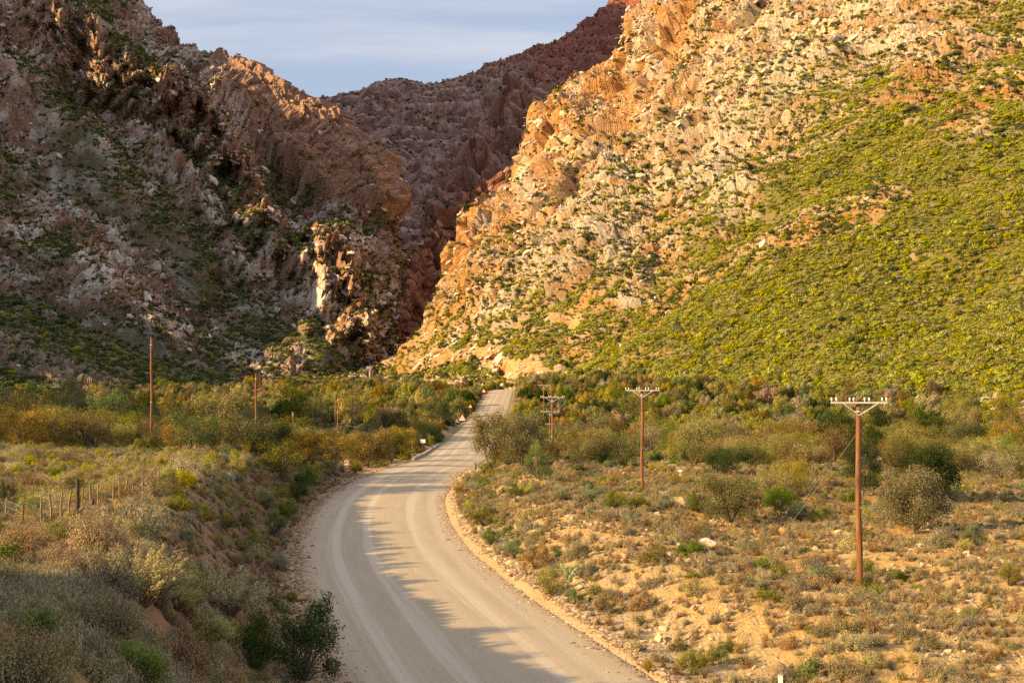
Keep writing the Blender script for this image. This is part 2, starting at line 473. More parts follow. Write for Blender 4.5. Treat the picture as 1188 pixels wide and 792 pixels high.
# ---- sunlit mountain
R_FOOT = [(425, 434, 765), (470, 432, 700), (510, 430, 630), (560, 436, 545), (600, 440, 500), (640, 444, 465), (680, 447, 445), (720, 449, 430),
          (770, 450, 410), (820, 452, 395), (870, 453, 380), (930, 455, 365), (1000, 456, 350), (1090, 457, 335), (1200, 458, 315), (1400, 460, 280), (1700, 460, 250), (2300, 460, 220)]
R_RIDGE = [(430, 424, 770), (484, 390, 760), (502, 345, 772), (519, 288, 785), (526, 236, 800), (575, 212, 815), (592, 174, 830), (622, 115, 845),
           (655, 87, 860), (711, 70, 880), (740, 8, 895), (800, -45, 905), (900, -120, 900), (1050, -200, 880), (1230, -270, 850), (1500, -320, 780), (1900, -330, 700), (2600, -330, 640)]
def shape_R(P, nrm, px, py, a, b, v, e1, e2):
    # beds dip: elongated blocks running up to the right
    th = math.radians(44); ca, sa = math.cos(th), math.sin(th)
    s1 = a*ca+b*sa; s2 = -a*sa+b*ca
    wa = fbm(a/45, b/45, 3, 5)*6; wb = fbm(a/45, b/45, 3, 6)*6
    line = [(520, 455), (590, 425), (650, 396), (710, 362), (780, 312), (850, 258), (930, 192), (1010, 138), (1090, 98), (1188, 58), (1400, -20)]
    d, sg, _ = pdist(px, py, line); sd = d*sg
    n40 = fbm(a/55, b/55, 4, 12); n12 = fbm(a/14, b/14, 3, 13)
    green = sstep(-75, 75, sd+n40*85+n12*30)
    band, _, _ = pdist(px, py, [(640, 425), (720, 385), (790, 350), (850, 315), (920, 285), (1010, 240)])
    band2, _, _ = pdist(px, py, [(985, 140), (1090, 110), (1200, 85)])
    orange = np.maximum(sstep(62, 6, band+n40*60+n12*36), sstep(46, 5, band2+n40*44+n12*28))*sstep(-.95, -.1, n12+.6*fbm(a/6, b/6, 2, 18))
    cliff = sstep(-40, -150, sd+n40*40)
    spurg = sstep(60, 25, pdist(px, py, [(440, 425), (520, 395), (600, 385), (700, 380)])[0]+n40*30)
    rockamt = ((1-green)*.8+orange*.3+.12)*(1-.65*spurg)
    tb = (s2+n40*9+vn2(s1/40, s2/200, 23)*5)/12.5; bed = (tb-np.floor(tb)); bedm = sstep(-.25, .25, fbm(s1/110, s2/70, 3, 24))*(1-green)
    f1, r1 = facets(s1*.55+wa, s2+wb, 26, 1, .9)
    f2, r2 = facets(s1*.6+wa*.6, s2+wb*.6, 9.5, 2, 1.1)
    f3, r3 = facets(s1*.7, s2, 3.9, 3, 1.2)
    f4, r4 = facets(a, b, 1.9, 4, 1.3)
    gul = ridged(a/95+wb*.01, b/240, 3, 7)
    big = fbm(a/130, b/130, 3, 8)
    crag = sstep(.15, .75, fbm(a/38+3, b/60, 3, 9)+.25*cliff)
    # the spur facing the gorge is a wall of buttresses
    edge, _, _ = pdist(px, py, [(430, 424), (502, 345), (526, 236), (592, 174), (622, 115), (655, 87), (711, 70), (740, 8), (760, -10)])
    wall = sstep(140, 15, edge+n12*25)
    wall_ = sstep(110, 10, pdist(px, py, [(430, 424), (502, 345), (526, 236), (592, 174), (622, 115), (655, 87), (711, 70), (740, 8), (760, -10)])[0])
    d1 = (gul-.55)*-20*(.4+.6*(1-green))+big*9+(1-green)*(ridged(s1/80, s2/11, 3, 17)-.5)*3+bedm*(bed**1.6)*6*(1-.5*wall_)
    disp = d1*sstep(0, .12, v)*sstep(1.05, .93, v) + rockamt*(f1*8*(.3+crag+wall*.8)+f2*4.4*(.45+.7*crag+.6*wall)+f3*2.0+f4*.7)-wall*rockamt*(1-ridged(a/30+wb*.02, b/120, 3, 19))*16+green*(n12*.8)
    disp = np.clip(disp, -15, 17)*sstep(-.05, .05, v)*np.where(v > 1.04, .3, 1)*(1-.5*sstep(.93, 1., v))
    P2 = P+nrm*disp[..., None]
    pale = sstep(-.45, .35, fbm(a/30, b/22, 4, 14)+.35*(r3-.5)+.35*(r2-.5)+.2*cliff)
    col = mixc((.385, .235, .115), (.52, .415, .285), pale)
    col = mixc(col, (.60, .50, .37), bedm*sstep(.55, .95, bed)*.5)
    col = mixc(col, (.48, .25, .085), wall*sstep(-.2, .4, fbm(a/26, b/40, 3, 15)+.25)*.95)
    col = mixc(col, (.44, .23, .085), sstep(.2, .65, fbm(s1/60, s2/18, 3, 16))*.55)
    col = mixc(col, mixc((.43, .215, .075), (.49, .31, .155), pale), orange)
    cut, _, _ = pdist(px, py, [(470, 424), (520, 413), (585, 408)]); cut2, _, _ = pdist(px, py, [(585, 431), (625, 427)]); cut3, _, _ = pdist(px, py, [(640, 377), (670, 375)])
    cutm = np.maximum(np.maximum(sstep(11, 6, cut+n12*4), sstep(13, 7, cut2+n12*4)), sstep(7, 3, cut3+n12*3))
    col = mixc(col, (.50, .30, .13), cutm)
    soil = mixc((.19, .15, .035), (.13, .14, .022), sstep(-.35, .25, n12))
    col = mixc(col, soil, green*(1-orange*.8)*(1-cutm)*.9)
    veg = .13+.25*sstep(-190, -20, sd+n40*90)+green*(.45+.6*sstep(-.45, .2, n12+.6*n40))*sstep(.95, .3, orange)+1.0*spurg*sstep(-.45, .2, n12+n40*.5)+.40*sstep(-.1, .45, n12)*sstep(-.35, .3, n40)
    veg = np.where(wall > .6, veg*.5, veg)*(1-cutm)
    veg = veg*sstep(-.03, .0, v)
    return P2, col, veg

# ---- mountain in shade
L_FOOT = [(-1700, 452, 520), (-800, 452, 560), (-300, 452, 620), (-100, 452, 640), (0, 450, 660), (100, 448, 680), (180, 447, 695), (250, 446, 710), (310, 444, 725), (360, 440, 740),
          (400, 434, 760), (425, 426, 785), (440, 420, 820), (448, 416, 880), (455, 412, 940)]
L_RIDGE = [(-1100, -250, 1000), (-600, -330, 1080), (-300, -340, 1120), (-60, -230, 1150), (60, -110, 1150), (165, 0, 1110), (203, 42, 1090), (240, 68, 1080), (290, 97, 1065), (330, 122, 1045),
           (375, 150, 1020), (425, 187, 995), (447, 222, 975), (456, 258, 965), (463, 300, 985)]
RIB = [(95, 15), (140, 55), (172, 72), (205, 92), (238, 118), (255, 155), (285, 185), (298, 225), (322, 258), (352, 278), (382, 292), (402, 312), (412, 340), (425, 365), (440, 395), (446, 415)]
def shape_L(P, nrm, px, py, a, b, v, e1, e2):
    wa = fbm(a/50, b/50, 3, 105)*7; wb = fbm(a/50, b/50, 3, 106)*7
    n40 = fbm(a/60, b/60, 4, 112); n12 = fbm(a/15, b/15, 3, 113)
    dr, sr, tr = pdist(px, py, RIB)
    below = sr > 0
    # rib of crags standing out from the slope, built towards the valley
    A = np.where(below, np.exp(-(dr/75)**2), np.exp(-(dr/16)**2))*sstep(1.0, .9, v)*sstep(0, .25, v)
    sc = 1-A*(.07+.03*fbm(px/26, py/26, 3, 130))
    org = np.array([0, 0, CAMZ]); P = org+(P-org)*sc[..., None]
    # second low rib in the lower slope
    d2, s2_, _ = pdist(px, py, [(-60, 225), (20, 262), (90, 305), (140, 345), (190, 372), (235, 395), (270, 420)])
    A2 = np.where(s2_ > 0, np.exp(-(d2/45)**2), np.exp(-(d2/14)**2))*sstep(0, .2, v)
    P = org+(P-org)*(1-A2*.05)[..., None]
    d3, s3_, _ = pdist(px, py, [(-60, 20), (30, 75), (75, 130), (150, 215), (205, 268), (240, 300)])
    P = org+(P-org)*(1-np.where(s3_ > 0, np.exp(-(d3/42)**2), np.exp(-(d3/12)**2))*sstep(0, .2, v)*sstep(1, .9, v)*.05)[..., None]
    cliffd, cs, _ = pdist(px, py, [(240, 110), (300, 165), (340, 205), (400, 240), (462, 258)])
    smoothcliff = sstep(8, -4, cliffd*cs)*sstep(212, 275, px+n12*10)*sstep(.5, .6, v)
    th = math.radians(-28); ca, sa = math.cos(th), math.sin(th)
    s1 = a*ca+b*sa; s2 = -a*sa+b*ca
    gully, _, _ = pdist(px, py, [(78, 120), (85, 165), (130, 215), (200, 270), (260, 330), (330, 400), (380, 430)])
    gl2, _, _ = pdist(px, py, [(240, 190), (290, 235), (300, 260), (270, 290)])
    lower, sl, _ = pdist(px, py, [(-50, 300), (60, 348), (150, 388), (230, 398), (300, 376), (345, 388), (400, 418)])
    low = sstep(-18, 14, lower*sl+n12*14+n40*10)
    green = np.maximum(np.maximum(sstep(46, 8, gully+n40*34+n12*14), sstep(34, 6, gl2+n40*20)*.8), low)
    green = np.maximum(green*sstep(-.8, .1, n40+.5*n12), .7*sstep(.1, .45, n40+.3*n12))*(1-smoothcliff*.9)
    ribm = np.exp(-(np.where(below, (dr+n12*9)/24, dr/9))**2)*sstep(-.5, .15, fbm(px/24, py/24, 3, 131))
    green = green*(1-.85*ribm)
    rockamt = (1-green)*.85+.12
    tb = (s2+n40*10+vn2(s1/50, s2/200, 123)*6)/17; bed = tb-np.floor(tb)
    f1, r1 = facets(s1*.6+wa, s2+wb, 30, 101, .9)
    f2, r2 = facets(s1*.7+wa*.5, s2+wb*.5, 11, 102, 1.1)
    f3, r3 = facets(s1*.8, s2, 4.6, 103, 1.2)
    f4, r4 = facets(a, b, 2.3, 104, 1.3)
    crag = np.clip(sstep(.1, .7, fbm(a/40, b/60, 3, 109))+ribm*.7, 0, 1.1)
    gul = ridged(a/110, b/260, 3, 107); big = fbm(a/150, b/150, 3, 108)
    disp = ((gul-.55)*-30*(1-smoothcliff)+big*12)*sstep(0, .15, v)*sstep(1.05, .9, v)
    disp = disp+rockamt*(1-.75*smoothcliff)*(f1*9*(.3+crag)*(1-.8*np.clip(ribm, 0, 1))+f2*(5*(.5+.8*crag)+1*np.clip(ribm, 0, 1))+f3*(3.6+2.0*np.clip(ribm, 0, 1))+f4*1.9-np.clip(ribm, 0, 1)*(1-ridged(a/26, b/60, 3, 125))*5)+smoothcliff*(ridged(a/15+b/50, b/150, 4, 120)*13+bed**2*6+f2*2.2+f3*1.4+6)+rockamt*(1-smoothcliff)*bed**1.6*5*sstep(-.2, .3, fbm(s1/120, s2/80, 3, 124))
    disp = disp*sstep(-.05, .04, v)*np.where(v > 1.04, .3, 1)
    P2 = P+nrm*disp[..., None]
    pale = sstep(-.2, .5, fbm(a/28, b/24, 4, 114)+.45*(r3-.5)+.4*(r2-.5)-.15*(v-.4))
    col = mixc((.37, .23, .155), (.68, .585, .495), pale)
    col = mixc(col, mixc((.25, .125, .055), (.33, .22, .13), pale*sstep(0, .5, n12)), np.clip(ribm*1.9, 0, 1)*.92)
    up = sstep(.45, .85, v+.1*n40)
    col = mixc(col, (.31, .18, .12), up*.5*(1-pale*.5))
    col = mixc(col, mixc((.19, .10, .07), (.36, .215, .14), sstep(.15, .75, ridged(a/9, b/90, 3, 121)*.7+.3*bed+.25*n12)), smoothcliff*.9)
    soil = mixc((.13, .11, .05), (.085, .095, .04), sstep(-.3, .3, n12))
    col = mixc(col, soil, green*.85)
    path, _, _ = pdist(px, py, [(64, 195), (72, 215), (80, 240)])
    col = mixc(col, (.45, .39, .34), sstep(9, 4, path))
    veg = .26+green*(.55+.5*sstep(-.3, .3, n12))+.75*sstep(-.05, .4, n12)*sstep(-.35, .25, n40)
    veg = veg*(1-.92*smoothcliff)*(1-.6*ribm)*sstep(-.03, 0, v)*np.where(v > 1.0, .3, 1)
    veg = np.where(smoothcliff > .5, np.where(n12 > .3, .35, -.2), veg)
    return P2, col, veg

# ---- far mountain behind the gorge
B_FOOT = [(180, 415, 1200), (290, 415, 1190), (350, 415, 1180), (400, 415, 1170), (445, 415, 1150), (495, 415, 1150), (545, 415, 1160), (610, 415, 1170), (680, 415, 1190), (760, 415, 1230), (900, 415, 1300), (1150, 415, 1400)]
B_RIDGE = [(180, 175, 2000), (300, 138, 1960), (352, 119, 1930), (395, 109, 1900), (450, 101, 1880), (530, 96, 1860), (585, 74, 1850), (650, 48, 1830), (690, 20, 1820), (735, -10, 1820), (900, -60, 1850), (1150, -90, 1900)]
def shape_B(P, nrm, px, py, a, b, v, e1, e2):
    n40 = fbm(a/90, b/60, 4, 212); n12 = fbm(a/24, b/16, 3, 213)
    lt = (P[..., 2]+n40*14+a*.05)/21; lay = np.clip((lt-np.floor(lt))*1.35, 0, 1)**2*2-1
    f2, r2 = facets(a*.6, b, 13, 202, 1.1); f3, r3 = facets(a*.6, b, 5.5, 203, 1.2)
    inner, _, _ = pdist(px, py, [(600, 130), (575, 165), (548, 205), (520, 240)])
    A = np.exp(-(inner/26)**2)
    gul = ridged(a/210, b/500, 3, 207)
    disp = (gul-.5)*-46*sstep(0, .2, v)*sstep(1.04, .88, v)+f2*3.2+f3*2.6+n40*5+lay*5.5+A*(18+f2*22)
    disp = disp*np.where(v > 1.04, .2, 1)
    P2 = P+nrm*disp[..., None]
    col = mixc((.235, .125, .095), (.41, .27, .22), sstep(-.2, .7, n12+.5*lay+.4*(r3-.5)))
    col = mixc(col, (.33, .11, .075), sstep(.55, 1.0, v+.25*n40+((px-640)/300))*.8)
    col = mixc(col, (.36, .18, .12), A*.8)
    veg = .55+.4*n40+.3*n12
    return P2, col, veg*(1-A*.8)*sstep(0, .05, v)

# ---- wall inside the gorge
G_FOOT = [(436, 425, 860), (444, 420, 880), (452, 418, 905), (470, 415, 935), (490, 412, 960), (520, 400, 980), (570, 390, 1000)]
G_RIDGE = [(462, 300, 985), (470, 296, 1000), (490, 285, 1010), (502, 268, 1020), (520, 250, 1030), (545, 225, 1040), (600, 190, 1060)]
def shape_G(P, nrm, px, py, a, b, v, e1, e2):
    n40 = fbm(a/40, b/60, 4, 312); n12 = fbm(a/10, b/16, 3, 313)
    f2, r2 = facets(a, b*.6, 13, 302, 1.1); f3, r3 = facets(a, b*.7, 5, 303, 1.2)
    disp = (f2*8+f3*3+n40*9+(ridged(a/26, b/120, 3, 307)-.5)*12)*np.where(v > 1.04, .2, 1)
    P2 = P+nrm*disp[..., None]
    col = mixc((.24, .11, .07), (.38, .21, .14), sstep(-.3, .6, n12+.5*(r3-.5)))
    veg = sstep(.1, .5, n40)*.3
    return P2, col, veg*sstep(0, .05, v)

# ---- small far hill
H_FOOT = [(250, 160, 2700), (310, 160, 2650), (345, 160, 2600), (400, 160, 2600), (470, 160, 2600)]
H_RIDGE = [(255, 90, 2950), (308, 104, 2900), (335, 112, 2880), (362, 120, 2860), (440, 140, 2850)]
def shape_H(P, nrm, px, py, a, b, v, e1, e2):
    n40 = fbm(a/60, b/60, 4, 412)
    f2, r2 = facets(a, b, 18, 402, 1.1)
    P2 = P+nrm*((n40*8+f2*6)*np.where(v > 1.04, .2, 1))[..., None]
    return P2, mixc((.27, .2, .1), (.4, .32, .2), sstep(-.3, .4, n40)), .2+.3*n40

# ---- low dark spur at the foot of the shaded mountain
N_FOOT = [(-900, 476, 300), (-400, 476, 315), (-150, 474, 330), (-20, 472, 340), (60, 470, 352), (140, 468, 370), (215, 465, 395), (285, 461, 425), (350, 455, 465)]
N_RIDGE = [(-900, 330, 420), (-400, 330, 430), (-150, 330, 455), (-20, 352, 470), (60, 376, 480), (140, 402, 490), (215, 425, 500), (285, 440, 505), (350, 450, 510)]
def shape_N(P, nrm, px, py, a, b, v, e1, e2):
    n40 = fbm(a/30, b/30, 4, 512); n12 = fbm(a/8, b/8, 3, 513)
    out, so, _ = pdist(px, py, [(-40, 385), (10, 405), (60, 425), (105, 450), (135, 470)])
    rock = sstep(20, 5, out+n12*9+n40*8)
    rock = np.maximum(rock, .8*sstep(.35, .6, n40))
    f2, r2 = facets(a, b, 8, 502, 1.1); f3, r3 = facets(a, b, 3.1, 503, 1.2); f4, r4 = facets(a, b, 1.4, 504, 1.2)
    P2 = P+nrm*((n40*3*sstep(0, .1, v)+rock*(f2*2.6+f3*1.5+f4*.7+.8)+f4*.3)*sstep(-.02, .05, v)*np.where(v > 1.04, .2, 1))[..., None]
    col = mixc((.12, .105, .045), (.16, .12, .06), sstep(-.2, .4, n12))
    col = mixc(col, mixc((.20, .12, .075), (.35, .255, .185), sstep(.2, .8, r3*.6+r2*.4)), rock)
    return P2, col, (.95*(1-rock*.92))*sstep(-.02, .02, v)

# ---- unseen range beyond the left edge of the view, its crest shaped to shade the valley
# (x, y, height of the sun's grazing ray carried back to the origin): where it dips, a few crags across the valley catch the sun
W_RIDGE = [(-400, 215, -90), (-405, 262, 8), (-420, 350, 50), (-440, 480, 68), (-462, 560, 74), (-495, 600, 78), (-520, 630, 150), (-545, 665, 190), (-570, 700, 194), (-577, 713, 200), (-580, 720, 335), (-592, 742, 338), (-612, 785, 320),
           (-630, 815, 276), (-638, 830, 284), (-650, 850, 342), (-690, 930, 404), (-720, 985, 396), (-760, 1060, 560), (-830, 1200, 740), (-860, 1350, 900), (-890, 1500, 830), (-960, 1900, 640), (-1000, 2300, 400)]
def build_shade_range():
    C = np.array(W_RIDGE, float); C[:, 2] -= math.tan(SUN_EL)*(C[:, 0]*math.cos(SUN_AZ)+C[:, 1]*math.sin(SUN_AZ))
    side_hill(C, 240, .62, 1.2)
    side_hill(np.array([(-148, 66, -4), (-150, 80, 30), (-160, 110, 56), (-172, 150, 63), (-188, 205, 64), (-206, 255, 52), (-225, 300, 10), (-235, 320, -6)], float), 120, .9, 1.2)  # nearer unseen hill, added to carry shade across the valley floor

def side_hill(C, nr, we, ww):  # out-of-view hill, built for the shadow it throws
    u = np.linspace(0, len(C)-1, nr); Rg = catmull(C, u)
    t = np.gradient(Rg, axis=0); nn = np.stack([t[:, 1], -t[:, 0]], 1); nn /= np.linalg.norm(nn, axis=1, keepdims=True)
    off = np.linspace(-1, 1, 61)
    P = np.zeros((nr, 61, 3))
    for k, q in enumerate(off):
        wd = np.where(q > 0, Rg[:, 2]*we, Rg[:, 2]*ww)+15
        P[:, k, 0] = Rg[:, 0]+nn[:, 0]*q*wd; P[:, k, 1] = Rg[:, 1]+nn[:, 1]*q*wd
        P[:, k, 2] = Rg[:, 2]*(1-abs(q))-8*abs(q)
    A = P[..., 1]; B = P[..., 0]-P[..., 2]
    f1, r1 = facets(A, B, 40, 601, 1.)
    P[..., 2] += (f1*5+fbm(A/30, B/30, 4, 602)*6)*np.clip(P[..., 2]/60, 0, 1)
    me = mesh_np('hill', P, grid_quads(nr, 61)[:, ::-1])
    attr(me, 'veg', np.zeros(r1.shape)); attr(me, 'rock', mixc((.24, .17, .11), (.4, .32, .25), r1), 'COL')
    tag(link('hill', me, MOUNT_MAT), kind='structure')

PATCH = {}
def build_mountains(q=1.0):
    cv = lambda L: [W(*p) for p in L]
    nn = lambda a, b, n: np.linspace(a, b, max(4, int(n*q)))
    lin = ([0, 1], [0, 1])
    uR = np.concatenate([nn(0, 15.2, 1150), nn(15.3, 17, 30)])
    PATCH['R'] = mountain('mountain', cv(R_FOOT), cv(R_RIDGE), uR, int(760*q), ([0, .12, .5, .85, 1], [0, .075, .46, .85, 1]), shape_R)
    uL = np.concatenate([nn(0, 2.5, 50), nn(2.55, 14, 980)])
    PATCH['L'] = mountain('mountain', cv(L_FOOT), cv(L_RIDGE), uL, int(720*q), ([0, .15, .5, .72, .86, 1], [0, .09, .40, .60, .86, 1]), shape_L)
    PATCH['B'] = mountain('mountain', cv(B_FOOT), cv(B_RIDGE), nn(0, 11, 760), int(330*q), ([0, .4, .8, 1], [0, .36, .84, 1]), shape_B)
    PATCH['G'] = mountain('mountain', cv(G_FOOT), cv(G_RIDGE), nn(0, 6, 200), int(240*q), ([0, .4, 1], [0, .45, 1]), shape_G)
    PATCH['H'] = mountain('hill', cv(H_FOOT), cv(H_RIDGE), nn(0, 4, 80), 40, lin, shape_H)
    PATCH['N'] = mountain('hill', cv(N_FOOT), cv(N_RIDGE), np.concatenate([nn(0, 1.6, 30), nn(1.65, 8, 460)]), int(200*q), ([0, .3, .8, 1], [0, .24, .84, 1]), shape_N, (40, 16, .1))
    build_shade_range()
# ================================================================== plants: meshes
def unit(v): return v/(np.linalg.norm(v, axis=-1, keepdims=True)+1e-9)

def leaf_quads(C, nrm, along, ln, wd):
    """rhombic leaves at C, facing nrm, long axis along"""
    al = unit(along-nrm*(along*nrm).sum(-1, keepdims=True)); sd = np.cross(nrm, al)
    ln = np.broadcast_to(np.asarray(ln), (len(C),))[:, None]; wd = np.broadcast_to(np.asarray(wd), (len(C),))[:, None]
    V = np.stack([C-al*ln*.5, C+sd*wd*.5, C+al*ln*.5, C-sd*wd*.5], 1).reshape(-1, 3)
    return V, np.arange(len(V)).reshape(-1, 4)

class Plant:
    def __init__(s): s.V = []; s.Q = []; s.t = []; s.n = 0
    def leaves(s, C, nrm, along, ln, wd, tone, r):
        V, Q = leaf_quads(C, nrm, along, ln, wd)
        s.V.append(V); s.Q.append(Q+s.n); s.n += len(V)
        s.t.append(np.repeat(np.clip(tone+r.normal(0, .18, len(C)), 0, 1), 4)); return s
    def strips(s, P0, P1, P2, w, tone):
        """thin bent twigs"""
        d = unit(P2-P0); sd = unit(np.cross(d, unit(np.random.default_rng(3).normal(size=P0.shape))))*np.asarray(w).reshape(-1, 1)*.5
        V = np.stack([P0-sd, P0+sd, P1+sd*.7, P1-sd*.7, P2+sd*.3, P2-sd*.3], 1).reshape(-1, 3)
        b = np.arange(len(P0))[:, None]*6
        Q = np.concatenate([b+[0, 1, 2, 3], b+[3, 2, 4, 5]])
        s.V.append(V); s.Q.append(Q+s.n); s.n += len(V); s.t.append(np.full(len(V), tone)); return s
    def mesh(s, name):
        me = mesh_np(name, np.concatenate(s.V), np.concatenate(s.Q), smooth=False)
        attr(me, 'tone', np.concatenate(s.t)); return me

def dome_dirs(r, n, zmin=.05, zmax=1.0):
    z = r.uniform(zmin, zmax, n); a = r.uniform(0, 2*PI, n); h = np.sqrt(1-z*z)
    return np.stack([h*np.cos(a), h*np.sin(a), z], 1)

def make_twig_shrub(name, seed, n=230, rad=.62, hgt=.62, per=13, ll=.055, lw=.013, up=.25, tone_in=.2, tone_out=.75, twig=True, bumps=5):
    """low shrub of fine radiating twigs"""
    r = np.random.default_rng(seed); p = Plant()
    D = dome_dirs(r, n, .06, 1)
    bd = dome_dirs(r, bumps, .1, .9)
    lump = 1-.33*np.min(np.arccos(np.clip(D @ bd.T, -1, 1)), axis=1)+r.normal(0, .10, n)
    tip = D*np.array([rad, rad, hgt])*np.clip(lump, .45, 1.2)[:, None]; tip[:, 2] += .03
    base = np.stack([r.normal(0, .07, n), r.normal(0, .07, n), np.full(n, -.06)], 1)+tip*np.array([.15, .15, 0])
    mid = base*.45+tip*.55; mid[:, 2] += up*.12*hgt
    if twig: p.strips(base, mid, tip, r.uniform(.006, .013, n), 0.02)
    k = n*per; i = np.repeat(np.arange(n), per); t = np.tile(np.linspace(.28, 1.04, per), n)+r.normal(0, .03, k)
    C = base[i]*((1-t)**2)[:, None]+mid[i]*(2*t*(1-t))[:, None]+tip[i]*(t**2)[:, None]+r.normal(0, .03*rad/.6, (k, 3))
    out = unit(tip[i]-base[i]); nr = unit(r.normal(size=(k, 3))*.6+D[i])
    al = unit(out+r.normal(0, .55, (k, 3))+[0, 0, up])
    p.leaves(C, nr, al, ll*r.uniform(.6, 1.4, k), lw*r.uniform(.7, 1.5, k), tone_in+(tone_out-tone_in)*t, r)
    return p.mesh(name)

def make_clump(name, seed, n=260, leaf=.2, asp=.55, rad=(1, 1, .8), lobes=6, lob=.5, base=.0, zmin=-.1):
    """leafy bush: lobes of leaves on shells, gaps between"""
    r = np.random.default_rng(seed); p = Plant()
    d = dome_dirs(r, lobes, zmin, .95); c = d*np.array(rad)*r.uniform(.35, .75, (lobes, 1)); rr = lob*r.uniform(.6, 1.15, lobes)
    i = r.integers(0, lobes, n); dd = unit(r.normal(size=(n, 3))+[0, 0, .25])
    C = c[i]+dd*rr[i][:, None]*(r.uniform(.45, 1.05, n)**.6)[:, None]*np.array([1, 1, .85])
    C[:, 2] = np.abs(C[:, 2]-base)+base+rad[2]*.12
    nr = unit(dd+unit(C)*.5+r.normal(0, .38, (n, 3))); al = unit(r.normal(size=(n, 3))+dd*.4)
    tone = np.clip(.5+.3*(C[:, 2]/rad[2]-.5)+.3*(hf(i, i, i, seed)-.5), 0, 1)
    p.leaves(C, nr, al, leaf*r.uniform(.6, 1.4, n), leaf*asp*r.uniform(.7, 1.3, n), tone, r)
    return p.mesh(name)

def make_tree(seed, h=3.0, w=2.1, n=5200, leaf=.11, lobes=22, flat=.5, thin=1.0):
    """multi-stemmed thorn tree: trunk mesh and crown mesh"""
    r = np.random.default_rng(seed)
    tb = MB(); ends = []
    for k in range(r.integers(3, 6)):
        a = r.uniform(0, 2*PI); b = np.array([math.cos(a), math.sin(a), 0])*.12
        e = np.array([math.cos(a)*w*r.uniform(.15, .5), math.sin(a)*w*r.uniform(.15, .5), h*r.uniform(.45, .62)])
        m = b*.5+e*.5+np.array([r.normal(0, .15), r.normal(0, .15), -.1*h])
        tb.tube([b-[0, 0, .25], b*1.2+[0, 0, .15], m, e], [.10, .085, .06, .035], 6)
        for q in range(4):
            a2 = a+r.normal(0, .9); e2 = np.array([math.cos(a2)*w*r.uniform(.45, .9), math.sin(a2)*w*r.uniform(.45, .9), h*r.uniform(.35, .9)])
            s0 = m+(e-m)*r.uniform(0, 1); tb.tube([s0, (s0+e2)/2+[0, 0, .1*h*r.uniform(-.5, 1)], e2], [.035, .024, .01], 5); ends.append(e2)
    ends = np.array(ends)
    p = Plant()
    a = r.uniform(0, 2*PI, lobes); q = np.sqrt(r.uniform(0, 1, lobes)); zc = r.uniform(.16, .84, lobes)
    prof = np.sqrt(np.clip(1-((zc-.36)/.66)**2, 0, 1))
    c = np.stack([np.cos(a)*q*w*prof*.85, np.sin(a)*q*w*prof*.85, zc*h], 1); c = np.concatenate([c, ends])
    rr = r.uniform(.24, .46, len(c))*w*.8; nl = len(c)
    i = r.choice(nl, n, p=rr**2/np.sum(rr**2)); dd = unit(r.normal(size=(n, 3))+[0, 0, .2])
    C = c[i]+dd*rr[i][:, None]*(r.uniform(.25, 1.1, n)**.5)[:, None]*np.array([1, 1, .72])
    C += r.normal(0, .05, C.shape); C[:, 2] = np.where(C[:, 2] < .05, .05+r.uniform(0, .4, n), C[:, 2])
    nr = unit(dd+r.normal(0, .38, (n, 3))); al = unit(r.normal(size=(n, 3))+dd*.3)
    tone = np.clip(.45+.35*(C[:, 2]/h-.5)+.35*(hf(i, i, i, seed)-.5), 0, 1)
    p.leaves(C, nr, al, leaf*r.uniform(.55, 1.5, n), leaf*.6*r.uniform(.6, 1.4, n), tone, r)
    # bare twig tips standing out of the crown
    k = 160; j = r.integers(0, nl, k); u = unit(r.normal(size=(k, 3))+[0, 0, .7])
    P0 = c[j]; P2 = c[j]+u*rr[j][:, None]*1.35; p.strips(P0, (P0+P2)/2+r.normal(0, .05, (k, 3)), P2, np.full(k, .022), .05)
    return tb.mesh('trunk'), p.mesh('crown')

def make_spray(seed, h=1.15, w=.8, n=76, per=220, leaf=.036):
    """tall shrub of feathery plumes (stems, foliage)"""
    r = np.random.default_rng(seed); sb = MB(); p = Plant()
    for k in range(n):
        a = r.uniform(0, 2*PI); q = math.sqrt(r.uniform(.02, 1))
        tip = np.array([math.cos(a)*q*w, math.sin(a)*q*w, h*(1-.5*q*q)*r.uniform(.62, 1.05)])
        b = np.array([math.cos(a), math.sin(a), 0])*.06*q; m = b*.5+tip*.5+[0, 0, .05*h]
        sb.tube([b-[0, 0, .1], m, tip], [.014, .009, .003], 4, False)
        t = r.uniform(.35, 1.03, per); C = b*((1-t)**2)[:, None]+m*(2*t*(1-t))[:, None]+tip*(t**2)[:, None]
        sp = .15*(1.12-t)[:, None]+.02
        off = unit(r.normal(size=(per, 3))); C = C+off*sp*r.uniform(.3, 1, (per, 1))
        al = unit(unit(tip-b)+off*.8+[0, 0, .3])
        p.leaves(C, unit(off+r.normal(0, .5, (per, 3))), al, leaf*r.uniform(.7, 1.5, per), leaf*.36*r.uniform(.7, 1.4, per), .25+.6*t, r)
    return sb.mesh('stems'), p.mesh('foliage')

